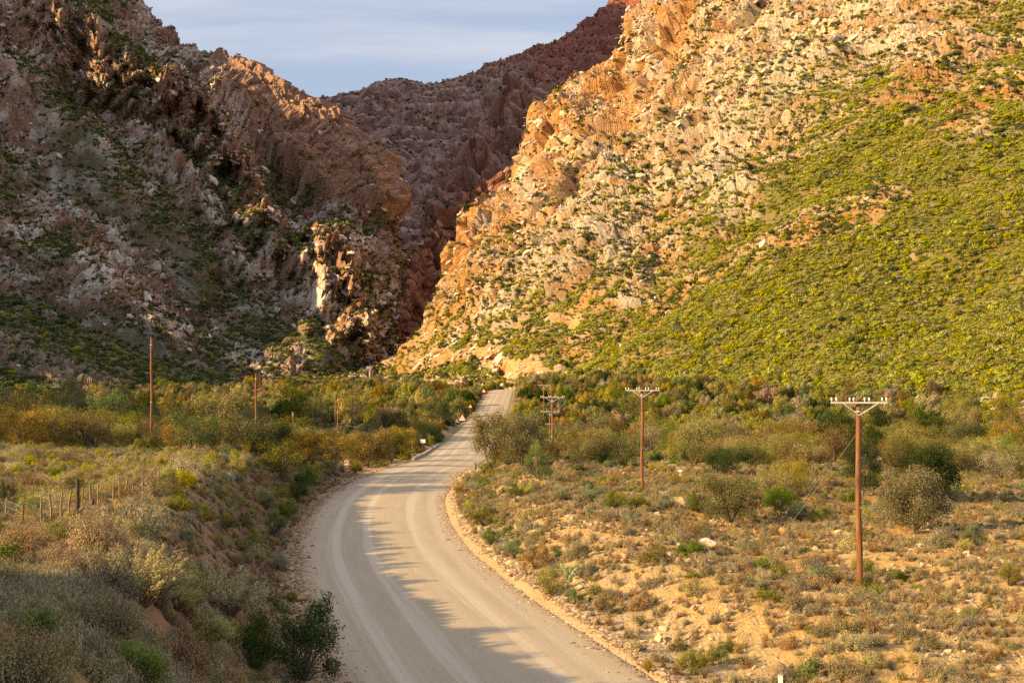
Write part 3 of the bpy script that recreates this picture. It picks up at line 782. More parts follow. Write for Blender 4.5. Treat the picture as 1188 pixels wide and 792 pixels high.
def make_bush(seed, h=1.3, w=.75, n=8000, leaf=.05, lobes=22):
    """dense dark bush of small leathery leaves (stems, foliage)"""
    r = np.random.default_rng(seed); sb = MB(); p = Plant()
    c = []; 
    for k in range(lobes):
        a = r.uniform(0, 2*PI); q = math.sqrt(r.uniform(0, 1)); z = r.uniform(.18, .92)
        e = np.array([math.cos(a)*q*w*(1.05-.45*z), math.sin(a)*q*w*(1.05-.45*z), z*h]); c.append(e)
        sb.tube([[0, 0, -.1], e*[.4, .4, .5], e], [.022, .014, .005], 5, False)
    c = np.array(c); rr = r.uniform(.18, .3, lobes)*w*1.25
    i = r.integers(0, lobes, n); dd = unit(r.normal(size=(n, 3))+[0, 0, .3])
    C = c[i]+dd*rr[i][:, None]*(r.uniform(.2, 1.1, n)**.5)[:, None]; C[:, 2] = np.maximum(C[:, 2], .02+r.uniform(0, .2, n))
    k = n//5; jj = r.integers(0, lobes, k); u = unit(c[jj]+r.normal(0, .3, (k, 3))); 
    C[:k] = c[jj]+u*rr[jj][:, None]*r.uniform(.9, 1.7, (k, 1))
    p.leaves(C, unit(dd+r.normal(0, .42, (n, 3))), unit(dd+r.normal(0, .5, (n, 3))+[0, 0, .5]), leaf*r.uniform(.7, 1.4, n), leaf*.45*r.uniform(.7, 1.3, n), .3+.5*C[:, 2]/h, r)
    return sb.mesh('stems'), p.mesh('foliage')

def make_rock(name, seed, sub=1, flat=.7, jag=.28):
    import bmesh
    bm = bmesh.new(); bmesh.ops.create_icosphere(bm, subdivisions=sub, radius=1)
    r = np.random.default_rng(seed); V = np.array([v.co[:] for v in bm.verts])
    for k in range(9):                                         # slice flat faces off the ball
        n = unit(r.normal(size=3)); d = r.uniform(.5, .85); q = V @ n
        V = V-np.clip(q-d, 0, None)[:, None]*n
    V += r.normal(0, jag*.12, V.shape); V *= np.array([1, r.uniform(.65, .95), flat*r.uniform(.8, 1.1)])
    for v, c in zip(bm.verts, V): v.co = c
    me = bpy.data.meshes.new(name); bm.to_mesh(me); bm.free()
    return me

# ------------------------------------------------------------------ plant and stone materials
M = {}
def build_plant_mats():
    M['grey'] = leaf_mat('grey_twigs', (.10, .075, .042), (.365, .295, .16), (.29, .27, .10), .012, .3, .15)
    M['brown'] = leaf_mat('russet_twigs', (.13, .075, .032), (.38, .235, .10), None, .012, .3, .15)
    M['olive'] = leaf_mat('olive_leaves', (.06, .058, .015), (.30, .26, .05), (.22, .22, .04), .022, .38, .22)
    M['tree'] = leaf_mat('thorn_tree_leaves', (.075, .055, .014), (.34, .245, .05), (.25, .22, .04), .028, .4, .22)
    M['bigolive'] = leaf_mat('brown_olive_leaves', (.06, .05, .016), (.235, .185, .055), (.17, .155, .04), .01, .08, .2)
    M['green'] = leaf_mat('green_leaves', (.03, .05, .009), (.17, .215, .025), None, .02, .3, .25)
    M['dark'] = leaf_mat('dark_green_leaves', (.018, .03, .008), (.06, .085, .018), None, .012, .25, .2)
    M['yellow'] = leaf_mat('yellow_flowering_tips', (.10, .11, .012), (.46, .40, .02), (.36, .36, .02), .012, .2, .2)
    M['gold'] = leaf_mat('golden_leaves', (.14, .09, .015), (.44, .31, .045), None, .015, .25, .2)
    M['pale'] = leaf_mat('pale_silver_leaves', (.18, .15, .06), (.54, .46, .19), None, .01, .12, .2)
    M['blue'] = leaf_mat('grey_green_leaves', (.075, .095, .045), (.25, .275, .13), None, .012, .2, .2)
    M['hill'] = leaf_mat('slope_shrub_leaves', (.10, .10, .010), (.42, .385, .022), (.30, .32, .02), .018, .38, .25)
    M['hilldark'] = leaf_mat('slope_shrub_dark_leaves', (.032, .042, .014), (.11, .125, .035), None, .015, .35, .2)
    M['pink'] = leaf_mat('pink_flowers', (.24, .05, .14), (.50, .16, .36), None, .01, .1, .2)
    M['bark'] = flat_mat('grey_brown_bark', (.13, .095, .065), .9, 0, (9, .35))
    M['twig'] = flat_mat('dry_stems', (.21, .15, .095), .9, 0, (9, .3))
    for k, (c, c2) in {'stone': ((.36, .23, .11), (.60, .46, .29)), 'scree': ((.42, .29, .17), (.66, .56, .44)), 'screedark': ((.30, .19, .13), (.62, .54, .47)), 'bankstone': ((.17, .085, .05), (.36, .24, .16))}.items():
        m, nt, n, l = new_mat(k+'_surface'); N = NT(nt); r = N.rand()
        f = N.noise(N.obj(), 1.7, 5, .65)
        col = N.mix(r, c, c2); col = N.mix(N.rng(f, .45, .75, 0, .7), col, N.hsv(col, .49, 1.15, .6))
        N.out(col, .92, N.bump(f, .5, .15), .1); M[k] = m

# ------------------------------------------------------------------ scattering of what nobody could count
SRC = bpy.data.collections.new('sources')
def scatter(name, P, scl, rot, idx, protos, label=None, tilt=None):
    """one uncountable mass: points carrying copies of a few source meshes"""
    c = bpy.data.collections.new(name+'_kinds')
    for k, (me, mat) in enumerate(protos):
        if not me.materials: me.materials.append(mat)
        o = bpy.data.objects.new('%s_%02d' % (name, k), me); c.objects.link(o)
    me = bpy.data.meshes.new(name); me.vertices.add(len(P)); me.vertices.foreach_set('co', np.asarray(P, np.float32).ravel())
    a = me.attributes.new('scl', 'FLOAT_VECTOR', 'POINT'); s3 = np.asarray(scl, np.float32)
    if s3.ndim == 1: s3 = np.repeat(s3[:, None], 3, 1)
    a.data.foreach_set('vector', s3.ravel())
    e = np.zeros((len(P), 3), np.float32); e[:, 2] = rot
    if tilt is not None: e[:, :2] = tilt
    a = me.attributes.new('eul', 'FLOAT_VECTOR', 'POINT'); a.data.foreach_set('vector', e.ravel())
    attr(me, 'pick', idx, 'INT')
    ng = bpy.data.node_groups.new(name, 'GeometryNodeTree')
    ng.interface.new_socket('Geometry', in_out='INPUT', socket_type='NodeSocketGeometry'); ng.interface.new_socket('Geometry', in_out='OUTPUT', socket_type='NodeSocketGeometry')
    n = ng.nodes; gi = n.new('NodeGroupInput'); go = n.new('NodeGroupOutput'); ip = n.new('GeometryNodeInstanceOnPoints')
    ci = n.new('GeometryNodeCollectionInfo'); ci.inputs['Collection'].default_value = c; ci.inputs['Separate Children'].default_value = True; ci.inputs['Reset Children'].default_value = True
    def na(nm, t):
        q = n.new('GeometryNodeInputNamedAttribute'); q.data_type = t; q.inputs['Name'].default_value = nm
        return q.outputs['Attribute']
    L = ng.links.new
    L(gi.outputs[0], ip.inputs['Points']); L(ci.outputs[0], ip.inputs['Instance']); ip.inputs['Pick Instance'].default_value = True
    L(na('pick', 'INT'), ip.inputs['Instance Index']); L(na('scl', 'FLOAT_VECTOR'), ip.inputs['Scale'])
    e2r = n.new('FunctionNodeEulerToRotation'); L(na('eul', 'FLOAT_VECTOR'), e2r.inputs[0]); L(e2r.outputs[0], ip.inputs['Rotation'])
    L(ip.outputs[0], go.inputs[0])
    o = link(name, me); md = o.modifiers.new('scatter', 'NODES'); md.node_group = ng
    tag(o, kind='stuff')
    return o

def sample_patch(key, dens_fn, seed, clipx=(-50, 1240)):
    """random points on a mountain: dens per square metre from its vegetation map"""
    r = np.random.default_rng(seed); o, P, veg = PATCH[key]
    A = P[:-1, :-1]; e1 = P[1:, :-1]-A; e2 = P[:-1, 1:]-A
    cr = np.cross(e1, e2); area = np.linalg.norm(cr, axis=-1); nz = np.abs(cr[..., 2])/(area+1e-9)
    px, py = proj(A)
    d = dens_fn(veg[:-1, :-1], nz)*area*((px > clipx[0]) & (px < clipx[1]) & (py > -35))
    n = r.poisson(np.clip(d, 0, 50)); ii, jj = np.nonzero(n); k = n[ii, jj]
    ii = np.repeat(ii, k); jj = np.repeat(jj, k)
    Q = A[ii, jj]+e1[ii, jj]*r.uniform(0, 1, (len(ii), 1))+e2[ii, jj]*r.uniform(0, 1, (len(ii), 1))
    return Q, veg[ii, jj], r

def build_slope_cover():
    cl = [(make_clump('slope_shrub', 900+k, 260, .26, .6, (1, 1, .75), 9, .48), M['hill']) for k in range(4)]
    cd = [(make_clump('slope_shrub', 910+k, 150, .34, .6, (1, 1, .8), 6, .55), M['hilldark']) for k in range(3)]
    cg = [(make_clump('slope_shrub', 920+k, 130, .34, .4, (1, 1, .6), 5, .5), M['grey']) for k in range(2)]
    cb = [(make_clump('slope_shrub', 930+k, 130, .34, .4, (1, 1, .7), 5, .5), M['olive']) for k in range(2)]
    # sunlit slope
    Q, v, r = sample_patch('R', lambda v, nz: 1.05*np.clip(v, 0, 1.3)**1.15*sstep(.25, .5, nz), 31)
    n = len(Q); dense = v > .55
    u = r.uniform(0, 1, n); f = fbm(Q[:, 0]/25, Q[:, 1]/25, 3, 71)
    idx = np.where(u < .74+.2*f, r.integers(0, 4, n), np.where(u < .82, r.integers(4, 7, n), np.where(u < .92, r.integers(7, 9, n), r.integers(9, 11, n))))
    idx = np.where(~dense & (u < .45), r.integers(4, 7, n), idx)
    s = r.lognormal(-.14, .42, n)*np.where(dense, .95, 1.15)*(1+.35*fbm(Q[:, 0]/12, Q[:, 1]/12, 2, 72))
    scatter('slope_shrubs', Q-[0, 0, .1], np.clip(s, .4, 2.4), r.uniform(0, 6.28, n), idx, cl+cd+cg+cb)
    print('R shrubs', n)
    # shaded slope
    Q, v, r = sample_patch('L', lambda v, nz: .36*np.clip(v, 0, 1)**1.05*sstep(.25, .5, nz), 32)
    n = len(Q); u = r.uniform(0, 1, n)
    idx = np.where(u < .66, r.integers(0, 3, n), np.where(u < .74, r.integers(3, 7, n), np.where(u < .9, r.integers(7, 9, n), r.integers(9, 11, n))))  # dark-leaved kinds favoured, partly standing in for the shade on this slope
    scatter('slope_shrubs', Q-[0, 0, .1], np.clip(r.lognormal(.30, .40, n), .5, 3.2), r.uniform(0, 6.28, n), idx, cd+cl+cg+cb)
    print('L shrubs', n)
    Q, v, r = sample_patch('N', lambda v, nz: .30*np.clip(v, 0, 1), 33)
    n = len(Q); u = r.uniform(0, 1, n)
    idx = np.where(u < .68, r.integers(0, 3, n), np.where(u < .76, r.integers(3, 7, n), np.where(u < .87, r.integers(7, 9, n), r.integers(9, 11, n))))  # mostly dark leaves again, deepening the shade by colour
    scatter('slope_shrubs', Q-[0, 0, .1], np.clip(r.lognormal(.05, .35, n), .5, 2.4), r.uniform(0, 6.28, n), idx, cd+cl+cg+cb)
    print('N shrubs', n)
    Qs = []; 
    for key, dn in (('B', .075), ('G', .06), ('H', .02)):
        Q, v, r = sample_patch(key, lambda v, nz: dn*np.clip(v, 0, 1)*sstep(.2, .5, nz), 34); Qs.append(Q)
    Q = np.concatenate(Qs); n = len(Q); u = r.uniform(0, 1, n)
    idx = np.where(u < .7, r.integers(0, 3, n), r.integers(3, 5, n))
    scatter('slope_shrubs', Q-[0, 0, .1], np.clip(r.lognormal(.55, .35, n), .8, 3.6), r.uniform(0, 6.28, n), idx, cd+cg)
    print('B shrubs', n)
    # loose rock 
    rk = [(make_rock('scree_rock', 950+k, 1, .75), M['scree']) for k in range(4)]
    rd = [(make_rock('scree_rock', 960+k, 1, .75), M['screedark']) for k in range(4)]
    for key, dn, pr, sd in (('R', .13, rk, 41), ('L', .20, rd, 42), ('N', .03, rd, 43)):
        Q, v, r = sample_patch(key, lambda v, nz: dn*np.where(v < -.1, 0, np.clip(1.15-v*1.4, .0, 1)**2)*sstep(.3, .6, nz), sd)
        n = len(Q); cl_ = fbm(Q[:, 0]/18, Q[:, 1]/18+Q[:, 2]/18, 3, 81); keep = r.uniform(0, 1, n) < sstep(-.4, .4, cl_)
        Q = Q[keep]; n = len(Q)
        s = np.clip(r.lognormal(-.05 if key == 'L' else -.12 if key == 'R' else -.4, .52, n), .35, 3.3)
        scatter('scree', Q-np.array([0, 0, .25])*s[:, None], np.stack([s*r.uniform(1.0, 2.1, n), s, s*r.uniform(.55, 1.1, n)], 1), r.normal(.35 if key == 'R' else -.3, .5, n), r.integers(0, 4, n), pr, tilt=np.stack([r.normal(.25, .3, n), r.normal(-.45 if key == 'R' else .4, .3, n)], 1))
        print(key, 'scree', n)
# ================================================================== things set on the ground
def hit(px, py, d0=6.0, d1=900.0):
    """where the sight line of a photo pixel meets the ground"""
    d = np.exp(np.linspace(math.log(d0), math.log(d1), 3000))
    z = CAMZ+(HY-py)*d/F; g = ground_z((px-CX)*d/F, d)
    k = np.nonzero(z < g)[0]; k = k[0] if len(k) else len(d)-1
    x = (px-CX)*d[k]/F
    return np.array([x, d[k], float(ground_z(x, d[k]))])

def gz(x, y): return float(ground_z(x, y))

LAND = {}          # landmark phrase -> (x, y): plants are described by counting from these
FRONT = []         # sight lines kept free of trees
RESERVED = []      # (x, y, radius) kept clear of scattered plants

def reserve(x, y, r): RESERVED.append((x, y, r))

def set_mat(o, m):
    if not o.data.materials: o.data.materials.append(m)
    if o.data.materials[0] is not m:
        o.material_slots[0].link = 'OBJECT'; o.material_slots[0].material = m

def put_mesh(name, me, mat, loc, s=1.0, rz=None, parent=None):
    o = bpy.data.objects.new(name, me); COL.objects.link(o)
    set_mat(o, mat); o.location = loc; o.scale = (s, s, s) if np.isscalar(s) else s
    o.rotation_euler = (0, 0, random.uniform(0, 6.28) if rz is None else rz)
    if parent is not None: o.parent = parent
    return o

def put_plant(name, pair, mats, names, loc, s, label, cat, group=None, rz=None):
    e = empty(name, loc, random.uniform(0, 6.28) if rz is None else rz); e.scale = (s, s, s) if np.isscalar(s) else s
    tag(e, label, cat, group)
    for me, m, nm in zip(pair, mats, names):
        c = bpy.data.objects.new(nm, me); COL.objects.link(c); set_mat(c, m); c.parent = e
    return e

def mats_small():
    M['polewood'] = None
    m, nt, n, l = new_mat('rusty_pole_wood'); N = NT(nt)
    tc = N.obj(); mp = N.new('ShaderNodeMapping'); l.new(tc, mp.inputs[0]); mp.inputs['Scale'].default_value = (9, 9, .7)
    f = N.noise(mp.outputs[0], 1.6, 6, .65); f2 = N.noise(tc, .8, 3)
    col = N.mix(N.rng(f, .35, .68), (.05, .02, .012), (.36, .135, .045)); col = N.mix(N.rng(f2, .42, .66, 0, .75), col, (.17, .10, .06))
    N.out(col, .8, N.bump(f, .5, .02), .2); M['polewood'] = m
    M['darkwood'] = flat_mat('weathered_dark_wood', (.07, .045, .035), .9, 0, (6, .4))
    M['greywood'] = flat_mat('weathered_grey_wood', (.24, .165, .10), .9, 0, (6, .35))
    M['steel'] = flat_mat('galvanised_steel', (.62, .62, .60), .45, .35, (5, .12))
    M['porcelain'] = flat_mat('white_porcelain', (.82, .80, .74), .25, 0)
    M['wire'] = flat_mat('steel_wire', (.42, .40, .37), .5, .6)
    M['signwhite'] = flat_mat('white_sign_paint', (.80, .80, .79), .5, 0, (4, .06))
    M['signred'] = flat_mat('red_sign_paint', (.55, .035, .025), .5, 0, (4, .12))
    M['signblack'] = flat_mat('black_sign_paint', (.03, .03, .03), .5)
    M['signgrey'] = flat_mat('faded_grey_lettering', (.42, .44, .47), .6)
    M['concrete'] = flat_mat('pale_concrete', (.34, .29, .23), .9, 0, (2.2, .25))
    M['rust'] = flat_mat('rusted_steel', (.26, .085, .035), .8, .2, (5, .4))
    M['aloe'] = flat_mat('prickly_pear_skin', (.23, .30, .17), .6, 0, (5, .25))

# ---------------------------------------------------------------- telephone poles
def crossarm_mesh(w, y=0.0):
    b = MB(); b.box((0, 0, 0), (w/2, .03, .032)); return b.mesh('crossarm')
def insulator_mesh():
    b = MB(); b.lathe([(.012, -.02), (.012, .06), (.036, .07), (.042, .095), (.03, .115), (.04, .125), (.04, .155), (.022, .185), (.0, .195)], n=9)
    return b.mesh('insulator', True)
def build_poles():
    ins = insulator_mesh()
    def pole(base, top_z, r, label, arms=True, w=2.15, lean=0.0, wood='polewood', group='telephone poles beside the road', rz=0., steps=False, low=()):
        H = top_z-base[2]
        e = empty('telephone_pole', base, rz); tag(e, label, 'telephone pole', group)
        b = MB(); zz = np.linspace(-.6, H, 9); rr = r*np.interp(zz, [0, H], [1.12, .84])
        pts = np.stack([lean*zz/H+.025*np.sin(zz*1.1+base[0]), .02*np.cos(zz*.9), zz], 1); b.tube(pts, rr, 10)
        link('post', b.mesh('post', True), M[wood], e)
        for q in (.93, .42):
            bands = MB(); bands.lathe([(r*1.05, q*H-.03), (r*1.09, q*H-.03), (r*1.09, q*H+.03), (r*1.05, q*H+.03)], (lean*q, 0, 0), 10)
            link('steel_band', bands.mesh('steel_band'), M['steel'], e)
        def arm(z, ww, xs, brace=True):
            ca = link('crossarm', crossarm_mesh(ww), M['steel'], e, (lean*z/H, -r-.05, z))
            for x in xs: link('insulator', ins, M['porcelain'], ca, (x, 0, .035)).scale = (.85, .85, .85)
            if brace:
                for sgn in (-1, 1):
                    bb = MB(); bb.tube([(sgn*ww*.30, -r-.10, z-.04), (lean*.9, -r*1.0-.03, z-.48)], .022, 5)
                    link('brace', bb.mesh('brace'), M['steel'], e)
        if arms:
            h = w/2
            arm(H-.16, w, [-h*.97, -h*.80, -h*.33, -h*.19, h*.20, h*.36, h*.82, h*.97])
            for z, ww in low: arm(z, ww, [-ww*.46, -ww*.2, ww*.46], False)
        if steps:
            for q, sgn in ((.985, 1), (.90, -1), (.83, 1)):
                bb = MB(); bb.box((sgn*.22, 0, q*H), (.2, .035, .035)); bb.lathe([(.03, 0), (.045, .05), (.03, .12), (0, .13)], (sgn*.36, 0, q*H+.03), 7)
                link('wire_bracket', bb.mesh('wire_bracket'), M['darkwood'], e)
        return e
    def topz(d, py): return CAMZ+(HY-py)*d/F
    p1 = hit(997, 680); e1 = pole(p1, topz(p1[1], 462), .108, 'tall rusty telephone pole with a stay wire on the ochre gravel slope', lean=-.06)
    p2 = hit(745, 569); pole(p2, topz(p2[1], 450), .10, 'rusty telephone pole with white insulators standing on the bare ochre clearing', w=2.3)
    d3 = 126.; p3 = np.array([(640.5-CX)*d3/F, d3, 0]); p3[2] = gz(p3[0], d3); pole(p3, topz(d3, 459), .12, 'telephone pole rising from the green bush at the roadside mound', w=2.5, lean=.05)
    d4 = 168.; p4 = np.array([(638-CX)*d4/F, d4, 0]); p4[2] = gz(p4[0], d4); pole(p4, topz(d4, 476), .12, 'telephone pole with three crossarms half hidden behind the pole at the roadside mound', w=2.6, low=((topz(d4, 492)-p4[2], 1.2), (topz(d4, 510)-p4[2], 1.6)))
    d5 = 262.; p5 = np.array([(631-CX)*d5/F, d5, 0]); p5[2] = gz(p5[0], d5); pole(p5, topz(d5, 446), .12, 'distant telephone pole with only its crossarm showing above the roadside thicket', w=2.7)
    # stay wire of the first pole
    a = np.array([-.03, 0, (topz(p1[1], 500)-p1[2])]); g = hit(905, 622); bb = MB(); bb.tube([a, g-p1+np.array([0, 0, -.1])], .011, 5); link('stay_wire', bb.mesh('stay_wire'), M['wire'], e1)
    LAND['tall stayed pole'] = p1[:2]; LAND['clearing pole'] = p2[:2]; LAND['roadside mound pole'] = p3[:2]
    reserve(p1[0], p1[1], .35); reserve(p2[0], p2[1], .5)
    # older line on the terrace across the road
    q1 = hit(176, 521); d = q1[1]; pole(q1, topz(d, 391), .12, 'bare rusty pole with three dark brackets among the shrubs of the terrace', False, lean=-.04, steps=True, group='poles on the terrace')
    d = 128.; q2 = np.array([(297-CX)*d/F, d, 0]); q2[2] = gz(q2[0], d); pole(q2, topz(d, 433), .11, 'bare rusty pole with brackets against the dark valley bushes', False, steps=True, group='poles on the terrace')
    LAND['bare rusty terrace pole'] = q1[:2]; reserve(q1[0], q1[1], .5)
    for q in np.arange(0, 22, 2.5): reserve(q1[0]*(1-q/q1[1]), q1[1]-q, .5 if q < 3 else .3); FRONT.append((q1[0]*(1-q/q1[1]), q1[1]-q, 2.6))
    for q in np.arange(0, 40, 3.): FRONT.append((q2[0]*(1-q/q2[1]), q2[1]-q, 2.4))
    for px, top, dd, wd, lab in ((372.5, 449, 250, 'polewood', 'short rusty pole in the shaded riverbed behind the thorn trees'), (340, 477.5, 150, 'polewood', 'thick rusty post just clearing the thorn tree tops'),
                                 (392, 474, 170, 'polewood', 'slim rusty post beside the golden thorn tree'), (366, 469, 190, 'darkwood', 'dark pole in the shaded bushes between two rusty posts'),
                                 (408.5, 457, 260, 'darkwood', 'dark pole before the olive thorn trees of the valley'), (389, 455, 280, 'greywood', 'grey pole before a golden thorn tree in the valley'),
                                 (221, 457, 200, 'darkwood', 'black pole standing in the shaded valley bushes'), (301.5, 431, 420, 'polewood', 'tiny rusty pole far off beside the bare pole top')):
        x = (px-CX)*dd/F; b = np.array([x, dd, gz(x, dd)]); [FRONT.append((x*(1-q/dd), dd-q, 3.2)) for q in np.arange(0, min(dd-104, 120), 2.)]; pole(b, topz(dd, top), .15 if px == 340 else .11, lab, False, wood=wd, group='poles in the valley')
    # line over the spur
    for px, py, top, lab in ((458, 403, 391, 'small pole with a crossarm on the crest of the sunlit spur'), (474, 399.5, 391, 'second pole just behind the crest of the sunlit spur'), (653, 413, 393, 'grey pole on the sunlit slope above the road cutting')):
        o, P, veg = PATCH['R']; X, Y = proj(P); f = (np.abs(X-px) < 3) & (P[..., 2] > 0); k = np.argmin(np.where(f, np.abs(Y-py), 1e9)); b = P.reshape(-1, 3)[k]
        pole(b-np.array([0, 0, .3]), b[2]+(py-top)*b[1]/F, .16, lab, True, w=3.2, wood='greywood', group='poles climbing over the spur')
    # thin wires of the terrace line, running out past the edge of the view
    for k, (za, zb) in enumerate(((.985, 5.5), (.90, 5.1))):
        H1 = topz(q1[1], 391); H2 = topz(128., 433)
        A = np.array([q1[0]+(.36 if k == 0 else -.36), q1[1], q1[2]+(H1-q1[2])*za+.1]); B = np.array([q2[0], q2[1], q2[2]+(H2-q2[2])*za+.1]); C = A+(A-B)*1.1; C[2] = A[2]+.6
        pts = []
        for S, E in ((B, A), (A, C)):
            for t in np.linspace(0, 1, 14): q = S+(E-S)*t; pts.append(q-np.array([0, 0, 1.1*4*t*(1-t)]))
        bb = MB(); bb.tube(pts, .007, 4, False); tag(link('overhead_wire', bb.mesh('overhead_wire'), M['darkwood']), ('upper' if k == 0 else 'lower')+' thin dark wire strung between the bare terrace poles', 'wire', 'wires of the terrace line')

# ---------------------------------------------------------------- road signs
def build_signs():
    def base(px, d, off=None):
        x = (px-CX)*d/F; return np.array([x, d, gz(x, d)])
    def post(e, h, r=.04, mat='greywood'):
        b = MB(); b.tube([(0, .03, -.3), (0, .03, h)], r, 8); link('post', b.mesh('post', True), M[mat], e)
    def tri(w, z, y, grow=1.0):
        h = w*.866*grow; w = w*grow
        return np.array([(-w/2, y, z-h/3), (w/2, y, z-h/3), (0, y, z+h*2/3)])
    def tri_plate(w, z, y0, y1, cut=.06):
        """triangle with clipped corners, y0 front, y1 back"""
        t = tri(w, z, 0); P = []
        for k in range(3):
            a, b, c = t[k-1], t[k], t[(k+1) % 3]; P += [b+(a-b)*cut, b+(c-b)*cut]
        P = np.array(P); Fr = P.copy(); Fr[:, 1] = y0; Bk = P.copy(); Bk[:, 1] = y1; c0 = P.mean(0); n = 6
        V = np.concatenate([Fr, Bk, [[c0[0], y0, c0[2]], [c0[0], y1, c0[2]]]])
        T = [(12, k, (k+1) % n) for k in range(n)]+[(13, n+(k+1) % n, n+k) for k in range(n)]; Q = [(k, n+k, n+(k+1) % n, (k+1) % n) for k in range(n)]
        return V, Q, T
    def verge_d(px, off, lo=120., hi=430.):
        """distance at which a photo column meets the left verge of the road"""
        dd = np.linspace(lo, hi, 1500); return float(dd[np.argmin(np.abs((px-CX)*dd/F-(roadx(dd)-off)))])
    def warn(px, py, d, w, label, kind, plate=False):
        d = verge_d(px, 5.2); b = base(px, d)
        for q in range(0, 80, 2):
            x, y = b[0]*(1-q/b[1]), b[1]-q; reserve(x, y, .9); FRONT.append((x, y, 1.7))
        zc = max(CAMZ+(HY-py)*d/F-b[2], 1.35); e = empty('warning_sign', b, math.atan2(b[0], b[1])*-.4); tag(e, label, 'road sign', 'red triangle signs beside the road')
        post(e, zc+w*.25)
        for nm, ww, y0, y1, m in (('red_border', w, -.03, 0, 'signred'), ('white_panel', w*.70, -.036, -.0305, 'signwhite')):
            V, Q, T = tri_plate(ww, zc, y0, y1); q = MB(); q.add(V, Q, T); link(nm, q.mesh(nm), M[m], e)
        q = MB(); y = -.04
        if kind == 'curve':
            q.tube([(-.03*w, y, zc-.13*w), (-.03*w, y, zc-.02*w), (.03*w, y, zc+.05*w), (.03*w, y, zc+.2*w)], .028*w, 5)
            q.add([(-.035*w, y, zc+.17*w), (.095*w, y, zc+.17*w), (.03*w, y, zc+.28*w)], T=[(0, 1, 2)])
        else:
            q.tube([(-.16*w, y, zc-.13*w), (-.05*w, y, zc-.02*w), (.04*w, y, zc-.10*w), (.16*w, y, zc-.13*w)], .03*w, 5)
            q.tube([(0, y, zc+.02*w), (.02*w, y, zc+.2*w)], .03*w, 5)
        link('pictogram', q.mesh('pictogram'), M['signblack'], e)
        if plate:
            q = MB(); q.box((0, -.02, zc-w*.40), (w*.48, .012, w*.10)); link('plate', q.mesh('plate'), M['signwhite'], e)
    warn(530, 491.5, 196, 1.2, 'red and white triangle sign nearest the white board, on a grey post', 'curve')
    warn(536.3, 484, 226, 1.42, 'biggest red triangle sign, with a white plate under it', 'bumps', True)
    warn(545.7, 471.3, 300, 1.1, 'small red triangle sign in the shade of the roadside bushes', 'curve')
    warn(561.4, 453.6, 405, 1.5, 'red triangle sign at the crest of the road', 'curve')
    # white board
    def clear_view(b, n=56):
        for q in range(0, n, 2):
            x, y = b[0]*(1-q/b[1]), b[1]-q; reserve(x, y, .9); FRONT.append((x, y, 1.7))
    d = verge_d(490.5, 5.6); b = base(490.5, d); zc = max(CAMZ+(HY-511.5)*d/F-b[2], 1.1); clear_view(b, 40); e = empty('information_sign', b); tag(e, 'small white rectangular board on a thin brown post beside the culvert wall', 'road sign')
    for sx in (.0,):
        q = MB(); q.tube([(sx, .03, -.3), (sx, .03, zc+.2)], .03, 6); link('post', q.mesh('post', True), M['rust'], e)
    q = MB(); q.box((0, 0, zc), (.37, .012, .25)); link('board', q.mesh('board'), M['signwhite'], e)
    q = MB(); 
    for k, (z, w) in enumerate(((.11, .25), (.0, .29), (-.11, .21))): q.box((0, -.016, zc+z), (w, .003, .028))
    link('faded_lines', q.mesh('faded_lines'), M['signgrey'], e)
    # curve marker at the bend
    b = hit(402, 552); d = b[1]; [reserve(b[0]*(1-q/b[1]), b[1]-q, .9) for q in (0, 1.5, 3, 4.5, 6, 8)]; zc = CAMZ+(HY-540)*d/F-b[2]; e = empty('curve_marker', b, -.35); tag(e, 'narrow red and white chevron board at the outer edge of the bend', 'road marker')
    post(e, zc+.1, .035)
    q = MB(); q.box((0, 0, zc), (.19, .012, .46)); link('board', q.mesh('board'), M['signwhite'], e)
    q = MB()
    for k, z in enumerate((-.26, .02, .30)):
        for sg in (-1, 1):
            V = np.array([(0, -.016, z+.10), (sg*.185, -.016, z-.04), (sg*.185, -.016, z-.17), (0, -.016, z-.02)])
            V[:, 2] = np.clip(V[:, 2], -.45, .45); V[:, 2] += zc; Vb = V+np.array([0, .003, 0]); q.add(np.concatenate([V, Vb]), [(0, 1, 2, 3), (7, 6, 5, 4), (0, 4, 5, 1), (1, 5, 6, 2), (2, 6, 7, 3), (3, 7, 4, 0)])
    link('chevron', q.mesh('chevron'), M['signred'], e)
    # little stub at the bend's inner edge and white marker close by
    yb = 112.; b = np.array([roadx(yb)+5.0, yb, gz(roadx(yb)+5.0, yb)]); q = MB(); q.tube([(0, 0, -.2), (0, 0, .35), (.01, 0, .62)], [.16, .15, .12], 8); q.box((.01, 0, .68), (.13, .12, .06))
    tag(link('marker_stone', q.mesh('marker_stone'), M['greywood'], None, b), 'short brown marker stone at the inner edge of the road bend', 'marker'); LAND['bend marker stone'] = b[:2]
    b = hit(905.5, 800); e = empty('marker_post', b); tag(e, 'small white marker post on the ochre bank at the picture edge', 'marker'); [reserve(b[0]*(1-q/b[1]), b[1]-q, .5) for q in (0, .7, 1.5)]
    q = MB(); q.box((0, 0, .12), (.05, .035, .26)); link('post', q.mesh('post'), M['signwhite'], e)
    q = MB(); q.box((0, 0, .39), (.056, .041, .012)); link('cap', q.mesh('cap'), M['concrete'], e)
    # culvert parapet
    n = 14; q = MB(); Ys = np.linspace(146, 196, n)
    X = np.array([roadx(y)-4.55 for y in Ys]); Z = np.array([float(_zr(y)) for y in Ys])
